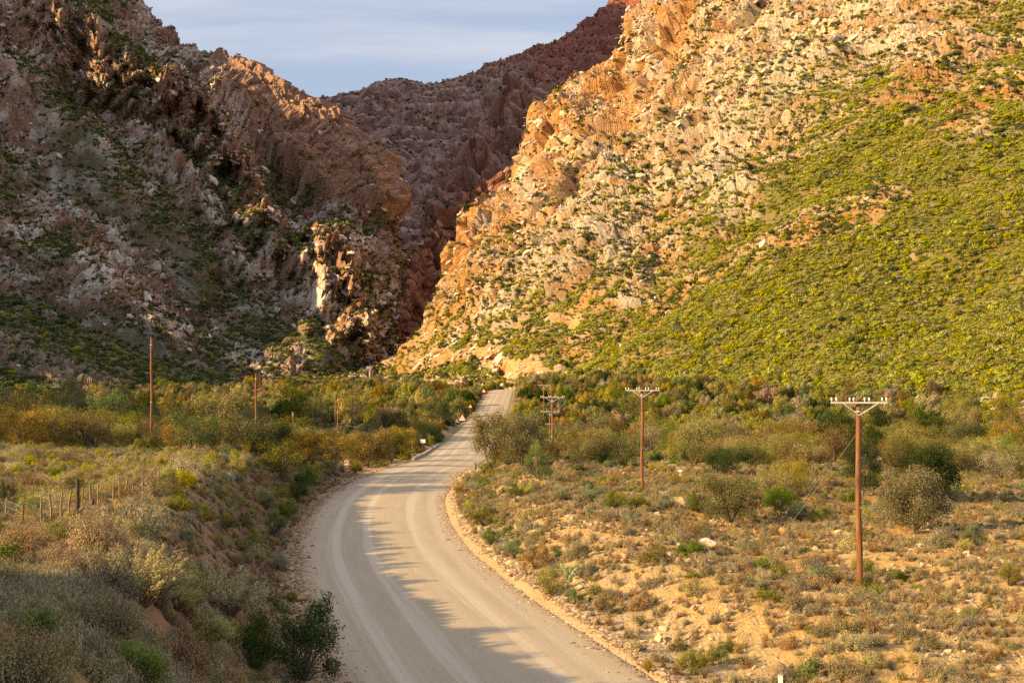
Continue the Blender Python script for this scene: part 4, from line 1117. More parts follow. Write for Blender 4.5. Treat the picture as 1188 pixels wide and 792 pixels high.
    for k in range(n-1):
        V = []
        for j in (k, k+1):
            for dx, dz in ((-.18, -.5), (.18, -.5), (.16, .30), (-.16, .30)): V.append((X[j]+dx, Ys[j], Z[j]+dz))
        q.add(V, [(0, 4, 5, 1), (1, 5, 6, 2), (2, 6, 7, 3), (3, 7, 4, 0)]+([(0, 1, 2, 3)] if k == 0 else [])+([(7, 6, 5, 4)] if k == n-2 else []))
    tag(link('culvert_wall', q.mesh('culvert_wall'), M['concrete']), 'low pale concrete parapet along the road edge behind the white board', 'wall')

# ---------------------------------------------------------------- fence of rough droppers
def build_fence():
    FP = [(7, 604, 597, 'greywood', .03), (26.5, 614, 586, 'rust', .03), (48, 609, 577, 'greywood', .03), (59, 606, 574, 'greywood', .035), (71, 602, 570, 'greywood', .035), (80.5, 600, 568.5, 'greywood', .035),
          (90, 597, 556, 'darkwood', .07), (96.5, 593, 565, 'greywood', .035), (105.5, 589, 560, 'greywood', .04), (114, 587, 562, 'greywood', .035), (131.5, 580, 556, 'greywood', .035), (138.5, 579, 554, 'greywood', .035),
          (146, 577, 554, 'greywood', .035), (154, 575, 555, 'greywood', .03), (166, 571, 546, 'greywood', .035), (179, 565, 546, 'greywood', .03), (184, 562, 541, 'greywood', .035)]
    pts = []
    d0, d1 = 41.0, 60.0
    bases = []
    for k, (px, py, top, m, r) in enumerate(FP):
        b = hit(px, py); d = b[1]
        h = min(max((py-top)*d/F, .7), 1.75); bases.append((b, h, m, r))
    e = empty('wire_fence', bases[6][0]); tag(e, 'old wire fence with rough wooden droppers and one black post on the terrace', 'fence')
    o = np.array(e.location); line = []
    for b, h, m, r in bases:
        q = MB(); q.tube([b-o+[0, 0, -.3], b-o+[random.uniform(-.02, .02), 0, h*.5], b-o+[random.uniform(-.06, .06), random.uniform(-.04, .04), h]], [r, r*.9, r*.8], 6)
        link('post', q.mesh('post'), M[m], e); line.append((b-o, h))
    q = MB(); b = bases[14][0]-o; q.tube([b+[.05, 0, .45], b+[.62, .1, 1.25]], [.03, .022], 6); link('leaning_stick', q.mesh('leaning_stick'), M['greywood'], e)
    for f in (.35, .62, .88):
        q = MB(); q.tube([p+np.array([0, 0, h*f]) for p, h in line], .0045, 4, False); link('wire', q.mesh('wire'), M['wire'], e)
    LAND['black fence post'] = bases[6][0][:2]
    reserve(bases[6][0][0], bases[6][0][1]-.6, .7)
    for b, h, m, r in bases:
        for q in (.4, 1.3, 2.3, 3.4): reserve(b[0]*(1-q/b[1]), b[1]-q, .5)

# ---------------------------------------------------------------- boulders
def build_boulders():
    meshes = [make_rock('boulder', 700+k, 2, .62, .35) for k in range(5)]
    def rockmat(nm, a, b):
        m, nt, n, l = new_mat(nm); N = NT(nt); o = N.obj(); f = N.noise(o, 1.6, 6, .65); g = N.noise(o, 7, 4, .7)
        col = N.mix(N.rng(f, .35, .65), a, b); col = N.mix(N.rng(g, .5, .75, 0, .5), col, tuple(x*.55 for x in a))
        N.out(col, .92, N.bump(N.math('ADD', f, g), .7, .12), .1); return m
    pale = rockmat('pale_boulder', (.52, .42, .33), (.70, .62, .54)); tan = rockmat('tan_boulder', (.38, .27, .15), (.48, .36, .22)); orange = rockmat('orange_boulder', (.40, .20, .07), (.50, .29, .12)); dark = rockmat('brown_boulder', (.24, .17, .10), (.33, .25, .16)); white = rockmat('white_boulder', (.62, .58, .54), (.8, .77, .73))
    B = [(822, 633, 11, 8, pale, 'pale white boulder lying among grey shrubs on the gravel slope', 'white boulder'),
         (791, 583, 10, 7, tan, 'flat tan boulder under the ochre clearing beside green shrubs', 'flat tan boulder'),
         (908, 620, 6.5, 8, orange, 'orange pointed boulder between the big tree and the stay wire', 'orange boulder'),
         (767, 645, 5, 4, pale, 'small pale boulder below the white boulder', None),
         (823, 757, 8.5, 6, tan, 'rounded tan boulder beside the low green bush on the bank', 'rounded tan boulder'),
         (905, 778, 10, 8, dark, 'brown angular boulder just above the white marker post', 'brown boulder'),
         (996, 709, 4, 3.5, white, 'small white boulder below the tall stayed pole', None),
         (868, 533, 9, 5, tan, 'tan boulder half hidden in the thicket', None),
         (350, 697, 8, 4, orange, 'flat reddish boulder on the roadside gravel above the dark bush', 'reddish roadside boulder'),
         (790, 548, 7, 3, white, 'white flat boulder behind the pole on the ochre clearing', None),
         (557, 615, 3.5, 4, white, 'small white boulder at the inner road edge', None),
         (686, 640, 4, 3, pale, 'pale small boulder on the ochre bank above the prickly pear', None),
         (660, 600, 4, 3, pale, 'pale small boulder on the stony rise by the road', None)]
    for px, py, hw, hh, m, lab, lm in B:
        b = hit(px, py); sc = b[1]/F; s = (hw*sc, hw*sc*.85, hh*sc*1.6)
        o = put_mesh('boulder', random.choice(meshes), m, b+np.array([0, 0, hh*sc*.35]), s); tag(o, lab, 'boulder', 'boulders on the slopes')
        reserve(b[0], b[1]-.5, hw*sc*1.5)
        if lm: LAND[lm] = b[:2]
    # bleached blocks in the shaded river bed
    for k, (px, py, d, hw) in enumerate(((318, 489, 150, 10), (330, 480, 165, 9), (350, 486, 160, 9), (345, 457, 300, 8), (355, 459, 310, 7), (319, 450, 340, 7), (294, 489, 150, 5), (890, 490, 170, 9), (905, 494, 165, 8), (897, 484, 180, 7))):
        x, d, g = hit(px, py, 100.); sc = min(d, 330)/F
        h = hw*sc*.8
        o = put_mesh('boulder', meshes[k % 5], (white if d > 180 else tan) if px < 800 else pale, (x, d, g+h*.3), (hw*sc, hw*sc*.8, h))
        tag(o, ['bleached block of the shaded riverbed beside the thick rusty post', 'bleached block behind the thick rusty post in the riverbed', 'bleached flat block near the slim rusty post', 'grey white block before the sunlit treetops', 'grey white slab beside the block before the sunlit treetops', 'sunlit white block at the corner of the sunlit treetops', 'small bleached block at the foot of the bracketed pole',
                 'pale rock heap in the thicket behind the tall pole', 'lower pale rock in the thicket behind the tall pole', 'upper pale rock in the thicket behind the tall pole'][k], 'boulder', 'bleached blocks')
        reserve(x, d-3, 3.2)

def build_prickly_pear():
    b = hit(661, 676); e = empty('prickly_pear', b); tag(e, 'pale green prickly pear with a few flat pads beside the road bank', 'cactus'); LAND['prickly pear'] = b[:2]; reserve(b[0], b[1]-.4, .5)
    def pad(c, dr, L, w, yaw):
        n = 14; a = np.linspace(0, 2*PI, n, endpoint=False); dr = np.array(dr, float); dr /= np.linalg.norm(dr); sd = np.cross(dr, [math.sin(yaw), -math.cos(yaw), 0]); sd /= np.linalg.norm(sd); nn = np.cross(sd, dr)
        R = [c+dr*L*.5*(1-np.cos(t)) * 1.0+sd*w*.5*np.sin(t)*(1-.25*np.cos(t)*-1) for t in a]
        R = np.array(R); C = R.mean(0); V = np.concatenate([R+nn*.015, R-nn*.015, C+(R-C)*.6+nn*.035, C+(R-C)*.6-nn*.035, [C+nn*.04, C-nn*.04]])
        Q = []; T = []
        for k in range(n):
            j = (k+1) % n; Q += [(k, j, n+j, n+k), (2*n+k, 2*n+j, j, k), (3*n+j, 3*n+k, n+k, n+j)]; T += [(4*n, 2*n+j, 2*n+k), (4*n+1, 3*n+k, 3*n+j)]
        q = MB(); q.add(V, Q, T); return q.mesh('pad', True)
    for c, dr, L, w, yaw in (((0, 0, -.05), (.1, 0, 1), .38, .24, .2), ((-.06, 0, .28), (-.7, .1, 1), .40, .22, .1), ((.06, 0, .28), (.75, 0, .9), .42, .23, -.2), ((.02, .05, .3), (.1, .4, 1), .3, .2, .8), ((-.28, .03, .55), (-.2, .1, 1), .2, .15, .3), ((.1, -.05, .0), (.8, -.3, .5), .32, .2, -.5)):
        link('pad', pad(np.array(c), dr, L, w*.72, yaw), M['aloe'], e)
# ================================================================== plants set by hand, then the scatter
def build_feature_plants():
    sprays = [make_spray(40+k) for k in range(3)]
    bushes = [make_bush(50+k) for k in range(3)]
    trees = [make_tree(60+k, h, w, n, .085, 30) for k, (h, w, n) in enumerate(((3.4, 2.3, 15000), (2.9, 2.2, 17000), (3.8, 2.1, 15000)))]
    K = F
    def at(px, py): b = hit(px, py); return b, b[1]/F
    # name, base pixel, half width px, height px, source, materials, label
    def spray(px, py, hpx, wk, mat, lab, lm=None, k=0):
        b, s = at(px, py); sc = hpx*s/1.15
        put_plant('feathery_shrub', sprays[k], (M['twig'], mat), ('stems', 'foliage'), b, (sc*wk, sc*wk, sc), lab, 'shrub', 'tall feathery shrubs'); [reserve(b[0]*(1-q/b[1]), b[1]-q, .7*sc) for q in (0, .7*sc, 1.5*sc, 2.3*sc)]
        if lm: LAND[lm] = b[:2]
    spray(165, 700, 72, 1.2, M['pale'], 'big pale yellow feathery shrub behind the pink flowering bush', 'big feathery shrub', 0)
    spray(262, 716, 64, 1.15, M['pale'], 'pale yellow feathery shrub on the sunlit edge of the shade', 'lower feathery shrub', 1)
    spray(296, 702, 34, 1.0, M['twig'], 'bare straw coloured twiggy shrub at the lip of the road bank', None, 2)
    spray(205, 707, 36, 1.3, M['pale'], 'low yellowish shrub squeezed between the two pale feathery shrubs', None, 2)
    spray(440, 512, 20, 1.2, M['gold'], 'small golden feathery shrub by the thorn trees at the outer bend', None, 1)
    def bush(px, py, hpx, wk, mat, lab, lm=None, k=0, grp='leafy bushes near the road'):
        b, s = at(px, py); sc = hpx*s/1.3
        put_plant('leafy_bush', bushes[k], (M['bark'], mat), ('stems', 'foliage'), b, (sc*wk, sc*wk, sc), lab, 'bush', grp); reserve(b[0], b[1]-.2, .7*sc*wk); reserve(b[0]*(1-.7*sc/b[1]), b[1]-.7*sc, .45*sc*wk)
        if lm: LAND[lm] = b[:2]
    bush(353, 788, 90, .85, M['dark'], 'tall dark green bush at the gravel edge of the road', 'tall dark bush', 0)
    bush(296, 778, 58, 1.0, M['dark'], 'lower dark green bush beside the tall dark bush', None, 1)
    bush(160, 806, 56, 1.2, M['green'], 'bright green leafy bush at the bottom of the shaded slope', 'bright green bush', 2)
    bush(35, 745, 40, 1.5, M['green'], 'wide green bush in the shade under the pale grass', None, 0)
    bush(8, 590, 30, .7, M['dark'], 'dark green bush by the end of the wire fence', None, 1)
    for k, (px, py, h, w, m, lab) in enumerate(((318, 622, 30, .8, 'green', 'green bush low on the dark road bank'), (309, 592, 22, 1.1, 'olive', 'olive bush in the middle of the dark road bank'), (333, 604, 22, 1.1, 'green', 'spreading green bush at the foot of the road bank'),
                                                (355, 566, 22, 1.0, 'green', 'green bush at the top end of the road bank'), (362, 562, 22, 1.1, 'olive', 'olive bush beside the bend below the thorn trees'), (345, 583, 20, 1.2, 'dark', 'dark bush on the bank below the bend'),
                                                (283, 612, 15, 1.0, 'green', 'small bright green bush high on the road bank'), (384, 548, 12, 1.2, 'gold', 'small golden bush behind the chevron board'), (412, 549, 11, 1.4, 'gold', 'low golden bush just past the chevron board'),
                                                (298, 640, 20, 1.3, 'olive', 'olive bush on the shaded lower bank'), (322, 660, 17, 1.3, 'grey', 'grey bush at the gravel foot of the bank'), (338, 700, 12, 1.2, 'olive', 'small olive tuft near the reddish boulder'))):
        bush(px, py, h, w, M[m], lab, {0: 'green bank bush', 3: 'bank top bush'}.get(k), k % 3, 'bushes on the road bank')
    for k, (px, py, h, w, m, lab) in enumerate(((534, 573, 14, 1.2, 'gold', 'golden bush at the inner bend by the marker stone'), (552, 578, 9, 1.5, 'gold', 'low golden bush on the ochre mound'), (545, 596, 14, 1.1, 'yellow', 'yellow green bush on the inner edge of the bend'),
                                                (561, 610, 20, 1.2, 'olive', 'olive bush leaning over the inner road edge'), (570, 632, 18, 1.3, 'green', 'green bush beside the small white road boulder'), (597, 648, 22, 1.4, 'blue', 'grey green bush in the verge row of the slope'), (622, 660, 24, 1.3, 'brown', 'brown bush in the verge row of the slope'),
                                                (640, 690, 30, 1.3, 'olive', 'wide olive bush just below the prickly pear'), (672, 652, 22, 1.2, 'grey', 'grey bush just above the prickly pear'), (668, 700, 16, 1.2, 'green', 'small green bush under the prickly pear'), (705, 712, 16, 1.5, 'olive', 'olive bush low on the ochre bank'),
                                                (805, 783, 24, 1.6, 'olive', 'low green bush spreading at the bottom of the ochre bank'), (835, 770, 17, 1.2, 'green', 'bright green bush behind the low spreading bush'), (743, 723, 10, 1.4, 'yellow', 'small yellow green tuft on the ochre bank'),
                                                (752, 780, 13, 1.1, 'gold', 'golden tuft beside the road at the bank foot'), (600, 577, 16, 1.2, 'green', 'bright green bush beside the roadside mound pole'), (624, 556, 40, .75, 'green', 'tall bright green bush around the roadside mound pole'), (655, 580, 13, 1.6, 'blue', 'grey green bush on the stony rise'),
                                                (690, 583, 20, 1.6, 'blue', 'wide grey green bush below the ochre clearing'), (715, 590, 18, 1.5, 'green', 'green bush in front of the pole on the clearing'), (740, 590, 14, 1.4, 'olive', 'olive bush at the foot of the clearing pole'), (775, 591, 17, 1.4, 'blue', 'grey green bush beside the flat tan boulder'),
                                                (810, 594, 22, 1.2, 'green', 'green bush behind the flat tan boulder'), (925, 606, 20, 1.3, 'blue', 'blue green bush behind the orange boulder'), (950, 604, 16, 1.3, 'green', 'green bush right beside the big olive tree skirt'), (1130, 632, 22, 1.3, 'blue', 'blue green bush past the big olive tree'),
                                                (1172, 680, 24, 1.1, 'olive', 'olive bush by the picture edge below the big tree'), (1150, 705, 14, 1.3, 'green', 'low green bush near the olive edge bush'), (770, 548, 12, 1.3, 'gold', 'golden round bush on the ochre clearing behind the pole'), (757, 546, 8, 1.4, 'gold', 'small golden bush beside the clearing pole'),
                                                (783, 560, 10, 1.4, 'gold', 'golden bush in the middle of the ochre clearing'), (797, 562, 8, 1.3, 'gold', 'smaller golden bush at the edge of the ochre clearing'), (730, 549, 8, 1.3, 'gold', 'golden tuft behind the ochre clearing'))):
        bush(px, py, h, w, M[m], lab, {2: 'yellow green bend bush', 8: 'grey cactus-side bush', 11: 'low spreading bank bush', 18: 'wide grey green bush', 25: 'blue green bush', 26: 'olive edge bush', 14: 'golden roadside tuft'}.get(k), k % 3, 'bushes on the sunlit slope')
    # yellow tops on the terrace
    for k, (px, py, h, w, lab, lm) in enumerate(((67, 553, 16, 1.2, 'yellow flowering shrub behind the dead branches', None), (104, 553, 14, 1.5, 'wide yellow flowering shrub behind the fence droppers', 'wide yellow shrub'), (126, 556, 12, 1.1, 'small yellow shrub joined to the wide yellow one', None), (62, 545, 13, 1.1, 'yellow shrub above the dead branches', None), (20, 552, 13, 1.1, 'yellow green shrub at the far end of the terrace', None),
                                                 (188, 546, 15, 1.2, 'yellow flowering shrub at the foot of the terrace pole', None), (218, 543, 14, 1.6, 'long yellow shrub between the terrace pole and the bank', 'long yellow shrub'), (277, 551, 20, .9, 'bright yellow shrub alone at the lip of the bank', 'bright yellow shrub'), (240, 545, 12, 1.3, 'pale yellow shrub behind the lip of the bank', None),
                                                 (1103, 578, 16, 1.5, 'yellow flowering shrub beside the big olive tree', 'tree-side yellow shrub'), (1005, 603, 14, .9, 'yellow green shrub behind the tall stayed pole', None), (1120, 640, 13, 1.1, 'yellow green tuft below the yellow flowering shrub', None), (700, 566, 12, 1.3, 'yellow shrub on the rise below the ochre clearing', None), (612, 575, 14, 1.2, 'yellow shrub near the roadside mound pole', None))):
        b, s = at(px, py); sc = h*s/1.3
        put_plant('flowering_shrub', bushes[k % 3], (M['bark'], M['yellow']), ('stems', 'foliage'), b, (sc*w, sc*w, sc), lab, 'shrub', 'yellow flowering shrubs'); reserve(b[0], b[1]-.2, .7*sc*w)
        if lm: LAND[lm] = b[:2]
    # pink flowers
    tw = make_twig_shrub('pink_shrub', 77, 220, .6, .5, 12, .05, .014)
    fl = make_clump('flowers', 78, 420, .035, .8, (.62, .62, .52), 9, .14, .2, .2)
    fl2 = make_clump('flowers', 79, 200, .035, .8, (.5, .5, .5), 4, .14, .2, .3)
    for (px, py, h, w, f, lab, lm) in ((133, 714, 27, 1.5, fl, 'grey bush with pink flowers in front of the big feathery shrub', 'pink flowering bush'), (326, 792, 20, 1.3, fl2, 'small pink flowering bush at the foot of the tall dark bush', None), (160, 575, 7, 1.2, fl2, 'tiny pink flowering tuft beyond the wire fence', None)):
        b, s = at(px, py); sc = h*s/.58
        put_plant('pink_flower_bush', (tw, f), (M['grey'], M['pink']), ('twigs', 'flowers'), b, (sc*w*.8, sc*w*.8, sc), lab, 'bush', 'pink flowering bushes'); [reserve(b[0]*(1-q/b[1]), b[1]-q, .5*sc) for q in (0, .5, 1.0)]
        if lm: LAND[lm] = b[:2]
    # dead branches
    b, s = at(62, 562); q = MB(); r = np.random.default_rng(5)
    for k in range(16):
        a = r.uniform(-.5, 3.6); L = r.uniform(.5, 1.4); t = np.array([math.cos(a)*L, math.sin(a)*L*.5, r.uniform(.1, .6)]); q.tube([[0, 0, 0], t*.5+[0, 0, .12], t], [.025, .017, .006], 5, False)
    tag(link('dead_branches', q.mesh('dead_branches'), M['greywood'], None, b), 'bleached fallen branches among the yellow shrubs of the terrace', 'branches')
    b, s = at(192, 660); q = MB()
    q.tube([[0, 0, -.1], [.05, 0, .25], [.22, 0, .42], [.5, .05, .5]], [.035, .03, .022, .01], 6); q.tube([[.1, 0, .33], [.3, .1, .62]], [.015, .006], 5); q.tube([[.22, 0, .42], [.42, -.05, .3]], [.012, .005], 5)
    tag(link('dead_branch', q.mesh('dead_branch'), M['twig'], None, b), 'curved dead branch beside the big pale feathery shrub', 'branch')
    # big trees
    def tree(px, py, hpx, wpx, mat, k, lab, lm=None):
        b, s = at(px, py); t = trees[k]; H, Wd = ((3.4, 2.3), (2.9, 2.2), (3.8, 2.1))[k]
        e = put_plant('thorn_tree', t, (M['bark'], mat), ('trunk', 'crown'), b, (wpx*s/Wd/1.12, wpx*s/Wd/1.12, hpx*s/H/1.02), lab, 'tree', 'thorn trees of the valley'); reserve(b[0], b[1], wpx*s*.8)
        TREES.append((b[0], b[1], wpx*s))
        if lm: LAND[lm] = b[:2]
    tree(1062, 618, 76, 50, M['bigolive'], 1, 'big round olive thorn tree behind the tall stayed pole', 'big olive tree')
    tree(1078, 582, 66, 46, M['dark'], 1, 'dark green tree right behind the big round olive one', None)
    tree(1000, 578, 66, 26, M['dark'], 2, 'dark green tree hidden behind the upper tall pole', None)
    tree(848, 606, 58, 40, M['olive'], 1, 'rounded olive thorn tree beside the ochre clearing', 'rounded clearing tree')
    tree(905, 600, 36, 26, M['green'], 0, 'green thorn tree between the rounded one and the pole', None)
    tree(571, 546, 72, 34, M['bigolive'], 0, 'large brown thorn tree crowding the road at the bend', 'large bend tree')
    tree(604, 541, 64, 36, M['bigolive'], 1, 'brown thorn tree beside the large one at the bend', None)
    tree(388, 545, 48, 34, M['gold'], 0, 'golden thorn tree above the chevron board', 'golden chevron tree')
    tree(425, 541, 44, 34, M['tree'], 1, 'brown thorn tree at the outer side of the bend', None)
    tree(452, 537, 40, 30, M['olive'], 2, 'olive thorn tree at the outer side of the bend', None)
    tree(350, 545, 46, 30, M['tree'], 2, 'brown thorn tree on the bank end before the bend', None)
    tree(217, 518, 36, 28, M['gold'], 1, 'golden green tree beside the bare terrace pole', 'golden terrace tree')
    tree(25, 520, 44, 34, M['tree'], 0, 'brown thorn tree at the far edge of the terrace', None)
    tree(84, 517, 36, 30, M['olive'], 1, 'olive thorn tree behind the wide yellow shrub', None)
    tree(128, 515, 42, 26, M['tree'], 2, 'brown thorn tree between two olive ones on the terrace', None)
    tree(262, 512, 34, 24, M['tree'], 1, 'dry thorn tree by the bracketed pole', None)

TREES = []
ORD = ['first', 'second', 'third', 'fourth', 'fifth', 'sixth', 'seventh', 'eighth', 'ninth', 'tenth', 'eleventh', 'twelfth', 'thirteenth', 'fourteenth', 'fifteenth', 'sixteenth', 'seventeenth', 'eighteenth', 'nineteenth', 'twentieth']
def ordinal(k):
    if k < 20: return ORD[k]
    t = ['twenty', 'thirty', 'forty', 'fifty', 'sixty', 'seventy', 'eighty', 'ninety']
    k += 1; a, b = divmod(k, 10)
    if k >= 100: return '%dth' % k
    return (t[a-2]+'-'+ORD[b-1]) if b else {'twenty': 'twentieth', 'thirty': 'thirtieth', 'forty': 'fortieth', 'fifty': 'fiftieth', 'sixty': 'sixtieth', 'seventy': 'seventieth', 'eighty': 'eightieth', 'ninety': 'ninetieth'}[t[a-2]]

def make_labels(xy, kinds, nouns, marked):
    """describes each plant by counting its kind outward from a landmark; lowest count wins"""
    names = list(LAND); LP = np.array([LAND[k] for k in names]); n = len(xy)
    best = np.full(n, 9999); blab = ['']*n; dist = np.full(n, 1e9)
    rs = road_s(xy[:, 0], xy[:, 1])
    side = {0: 'away from the road', 1: 'up the valley', 2: 'towards the road', 3: 'down the valley'}
    for li, nm in enumerate(names):
        v = xy-LP[li]; dd = np.hypot(v[:, 0], v[:, 1]); ls = road_s(LP[li][0], LP[li][1]); sg = 1 if ls > 0 else -1
        ang = np.arctan2(v[:, 1], v[:, 0]*sg); wed = np.round(ang/(PI/2)).astype(int) % 4
        for kd in np.unique(kinds):
            for w in range(4):
                m = np.nonzero((kinds == kd) & (wed == w))[0]; m = m[np.argsort(dd[m])]
                for rk, i in enumerate(m):
                    if marked[i] and (rk < best[i] or (rk == best[i] and dd[i] < dist[i])):
                        best[i] = rk; dist[i] = dd[i]; blab[i] = '%s %s from the %s, %s' % (ordinal(rk), nouns[kd], nm, side[w])
    return blab

def dart(xy, rad, keep_r):
    """thins random points so that plants do not stand inside one another"""
    cell = 1.0; g = {}; out = []
    for i, (x, y) in enumerate(xy):
        r = rad[i]; cx_, cy_ = int(x//cell), int(y//cell); ok = True; R = int(math.ceil((r+keep_r)*1.0/cell))
        for a in range(cx_-R, cx_+R+1):
            for b in range(cy_-R, cy_+R+1):
                for (u, v, q) in g.get((a, b), ()):
                    if (u-x)**2+(v-y)**2 < ((r+q)*.60)**2: ok = False; break
                if not ok: break
            if not ok: break
        if ok: g.setdefault((cx_, cy_), []).append((x, y, r)); out.append(i)
    return np.array(out, int)

def free(xy, pad=0.):
    m = np.ones(len(xy), bool)
    for x, y, r in RESERVED: m &= (xy[:, 0]-x)**2+(xy[:, 1]-y)**2 > (r+pad)**2
    return m

def polar_points(r, n, d0, d1, a0=-520, a1=1320):
    """uniform points of the visible wedge"""
    d = np.sqrt(r.uniform(d0*d0, d1*d1, n)); px = r.uniform(a0-CX, a1-CX, n)
    return np.stack([px*d/F, d], 1)

def build_field():
    r = np.random.default_rng(101)
    KIND = {}   # name: (meshes, material key, noun, category, object name, parts)
    tw = [make_twig_shrub('twigs', 200+k, 240, .6, .55, 13) for k in range(4)]
    tn = [make_twig_shrub('twigs', 240+k, 420, .6, .55, 18, .036, .0085) for k in range(4)]
    tnn = [make_twig_shrub('twigs', 250+k, 640, .6, .55, 22, .026, .006) for k in range(3)]
    ts = [make_twig_shrub('twigs', 210+k, 120, .6, .55, 9, .075, .02) for k in range(3)]
    lf = [make_clump('leaves', 220+k, 2800, .042, .5, (.62, .62, .6), 14, .21) for k in range(3)]
    gr = [make_twig_shrub('grass', 230+k, 90, .34, .6, 8, .12, .010, .9, .3, .8, True, 3) for k in range(2)]
    wedge = lambda d0, d1, px0=-60, px1=1250: F and ((px1-px0)/F)*(d1*d1-d0*d0)/2
    # ---- candidates
    d0, d1 = 8.5, 112.0
    n = int(((1560+520)/F)*(d1*d1-d0*d0)/2*2.2)
    xy = polar_points(r, n, d0, d1, -520, 1560); s = road_s(xy[:, 0], xy[:, 1]); X, Y = xy.T
    px = CX+X*F/Y
    nz = fbm(X/7, Y/7, 3, 140); nz2 = fbm(X/2.2, Y/2.2, 2, 141)
    bare_l = np.exp(-((X+11.5)/3.6)**2-((Y-37)/8)**2)
    dl = (.95+.5*nz+1.2*sstep(30, 20, Y))*(1-.85*bare_l)*sstep(-4.9, -7.5, s)
    bank = np.exp(-((-s-6.2)/1.6)**2)*sstep(34, 45, Y); dl = dl*(1-.42*bank)
    dr = np.clip(.42+.45*nz+.2*nz2, 0.03, 1)*sstep(4.9, 6.2, s)*(.62+.5*sstep(45, 80, Y))
    dr = dr+.55*np.exp(-((s-6.3)/1.1)**2)*sstep(35, 60, Y)
    clear = np.maximum(np.exp(-((X-10)/8)**2-((Y-101)/6)**2), np.exp(-((X-18)/6)**2-((Y-95)/6)**2)); clear = np.maximum(clear, .9*np.exp(-((X-2.)/3.2)**2-((Y-100)/8)**2))
    ochre = np.exp(-((s-8.5)/2.2)**2-((Y-49)/6)**2)
    dr = dr*(1-clear)*(1-.8*ochre)
    dens = np.where(s < 0, dl, dr)
    keep = (r.uniform(0, 1, n)*1.0 < dens) & (np.abs(s) > 4.95)
    xy, s, nz, nz2 = xy[keep], s[keep], nz[keep], nz2[keep]; n = len(xy)
    rad = np.clip(r.lognormal(-.92, .33, n), .16, .85)
    rad = np.where(s < 0, rad*(1.12+.3*sstep(32, 20, xy[:, 1])), rad)
    lip = np.exp(-((-s-9.8)/1.0)**2)*(xy[:, 1] > 26)*(xy[:, 1] < 100); rad = np.minimum(rad*(1+.35*lip), .8+.2*sstep(50, 90, xy[:, 1]))
    m = free(xy); xy, s, nz, nz2, rad = xy[m], s[m], nz[m], nz2[m], rad[m]
    k = dart(xy, rad, .85); xy, s, nz, nz2, rad = xy[k], s[k], nz[k], nz2[k], rad[k]; n = len(xy)
    X, Y = xy.T; u = r.uniform(0, 1, n); px, py = proj(np.stack([X, Y, ground_z(X, Y)], -1))
    kind = np.full(n, 'grey', dtype='<U8')
    kind[u < .20] = 'brown'
    kind[(u > .70) & (u < .82)] = 'olive'; kind[(u > .82) & (u < .88)] = 'blue'; kind[(u > .88) & (u < .93)] = 'pale'
    kind[(u > .93) & (s < 0)] = 'green'; kind[(u > .95) & (s < 0) & (Y > 42)] = 'yellow'
    kind[(u > .965) & (s > 0)] = 'green'
    far = sstep(62, 95, Y)
    kind[(r.uniform(0, 1, n) < far*.35)] = 'olive'
    kind[(r.uniform(0, 1, n) < far*.12)] = 'green'; kind[(r.uniform(0, 1, n) < far*.12)] = 'blue'
    vr = (np.abs(s-6.2) < 1.0) & (r.uniform(0, 1, n) < .5); kind[vr] = np.where(r.uniform(0, 1, n) < .5, 'olive', 'green')[vr]
    sunl = (s < 0) & (Y > 25) & (Y < 90); kind[sunl & (r.uniform(0, 1, n) < .30)] = 'straw'; kind[sunl & (r.uniform(0, 1, n) < .16)] = 'pale'; kind[sunl & (r.uniform(0, 1, n) < .26)] = 'olive'; kind[sunl & (Y > 42) & (r.uniform(0, 1, n) < .18)] = 'yellow'
    low = (s < 0) & (Y < 24) & (((u > .3) & (u < .88)) | np.isin(kind, ['pale', 'straw'])); kind[low] = 'grey'
    twig = np.isin(kind, ['grey', 'brown', 'pale', 'straw'])
    names = {'grey': ('grey_shrub', 'grey twiggy shrub', 'shrub', 'grey'), 'brown': ('russet_shrub', 'russet brown shrub', 'shrub', 'brown'), 'olive': ('olive_shrub', 'olive leafy shrub', 'shrub', 'olive'), 'blue': ('sage_shrub', 'grey green leafy shrub', 'shrub', 'blue'),
             'pale': ('pale_shrub', 'pale yellowish shrub', 'shrub', 'pale'), 'green': ('green_shrub', 'bright green shrub', 'shrub', 'green'), 'yellow': ('yellow_shrub', 'yellow flowering shrub', 'shrub', 'yellow'), 'straw': ('straw_shrub', 'golden straw coloured shrub', 'shrub', 'straw')}
    M['straw'] = leaf_mat('straw_twigs', (.17, .115, .045), (.52, .39, .165), None, .012, .25, .2)
    vis = (px > -25) & (px < 1213) & (py < 830)
    size = rad/Y
    mark = np.zeros(n, bool)
    for kd in names:
        i = np.nonzero((kind == kd) & vis)[0]; i = i[np.argsort(-size[i])][:300]; mark[i] = True
    Z = ground_z(X, Y)
    lab = make_labels(xy, np.where(vis, kind, 'zz'), {**{k_: v[1] for k_, v in names.items()}, 'zz': 'plant'}, mark)
    meshes = {kd: (tw if kd in ('grey', 'brown', 'straw', 'pale') else lf) for kd in names}
    hs = r.uniform(.75, 1.3, n)*(1+.6*np.exp(-((-s-9.8)/1.0)**2)*(Y > 26)*(Y < 100)*r.uniform(0, 1, n))
    for i in np.nonzero(mark)[0]:
        nm, noun, cat, mk = names[kind[i]]; me = meshes[kind[i]][i % len(meshes[kind[i]])]
        if Y[i] < 30 and twig[i]: me = tn[i % 4] if Y[i] > 17 else tnn[i % 3]
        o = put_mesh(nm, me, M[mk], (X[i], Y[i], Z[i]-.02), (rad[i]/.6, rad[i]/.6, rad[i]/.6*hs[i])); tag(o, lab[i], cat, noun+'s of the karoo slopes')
    rest = np.nonzero(~mark)[0]
    order = {kd: j for j, kd in enumerate(names)}; protos = []; start = {}
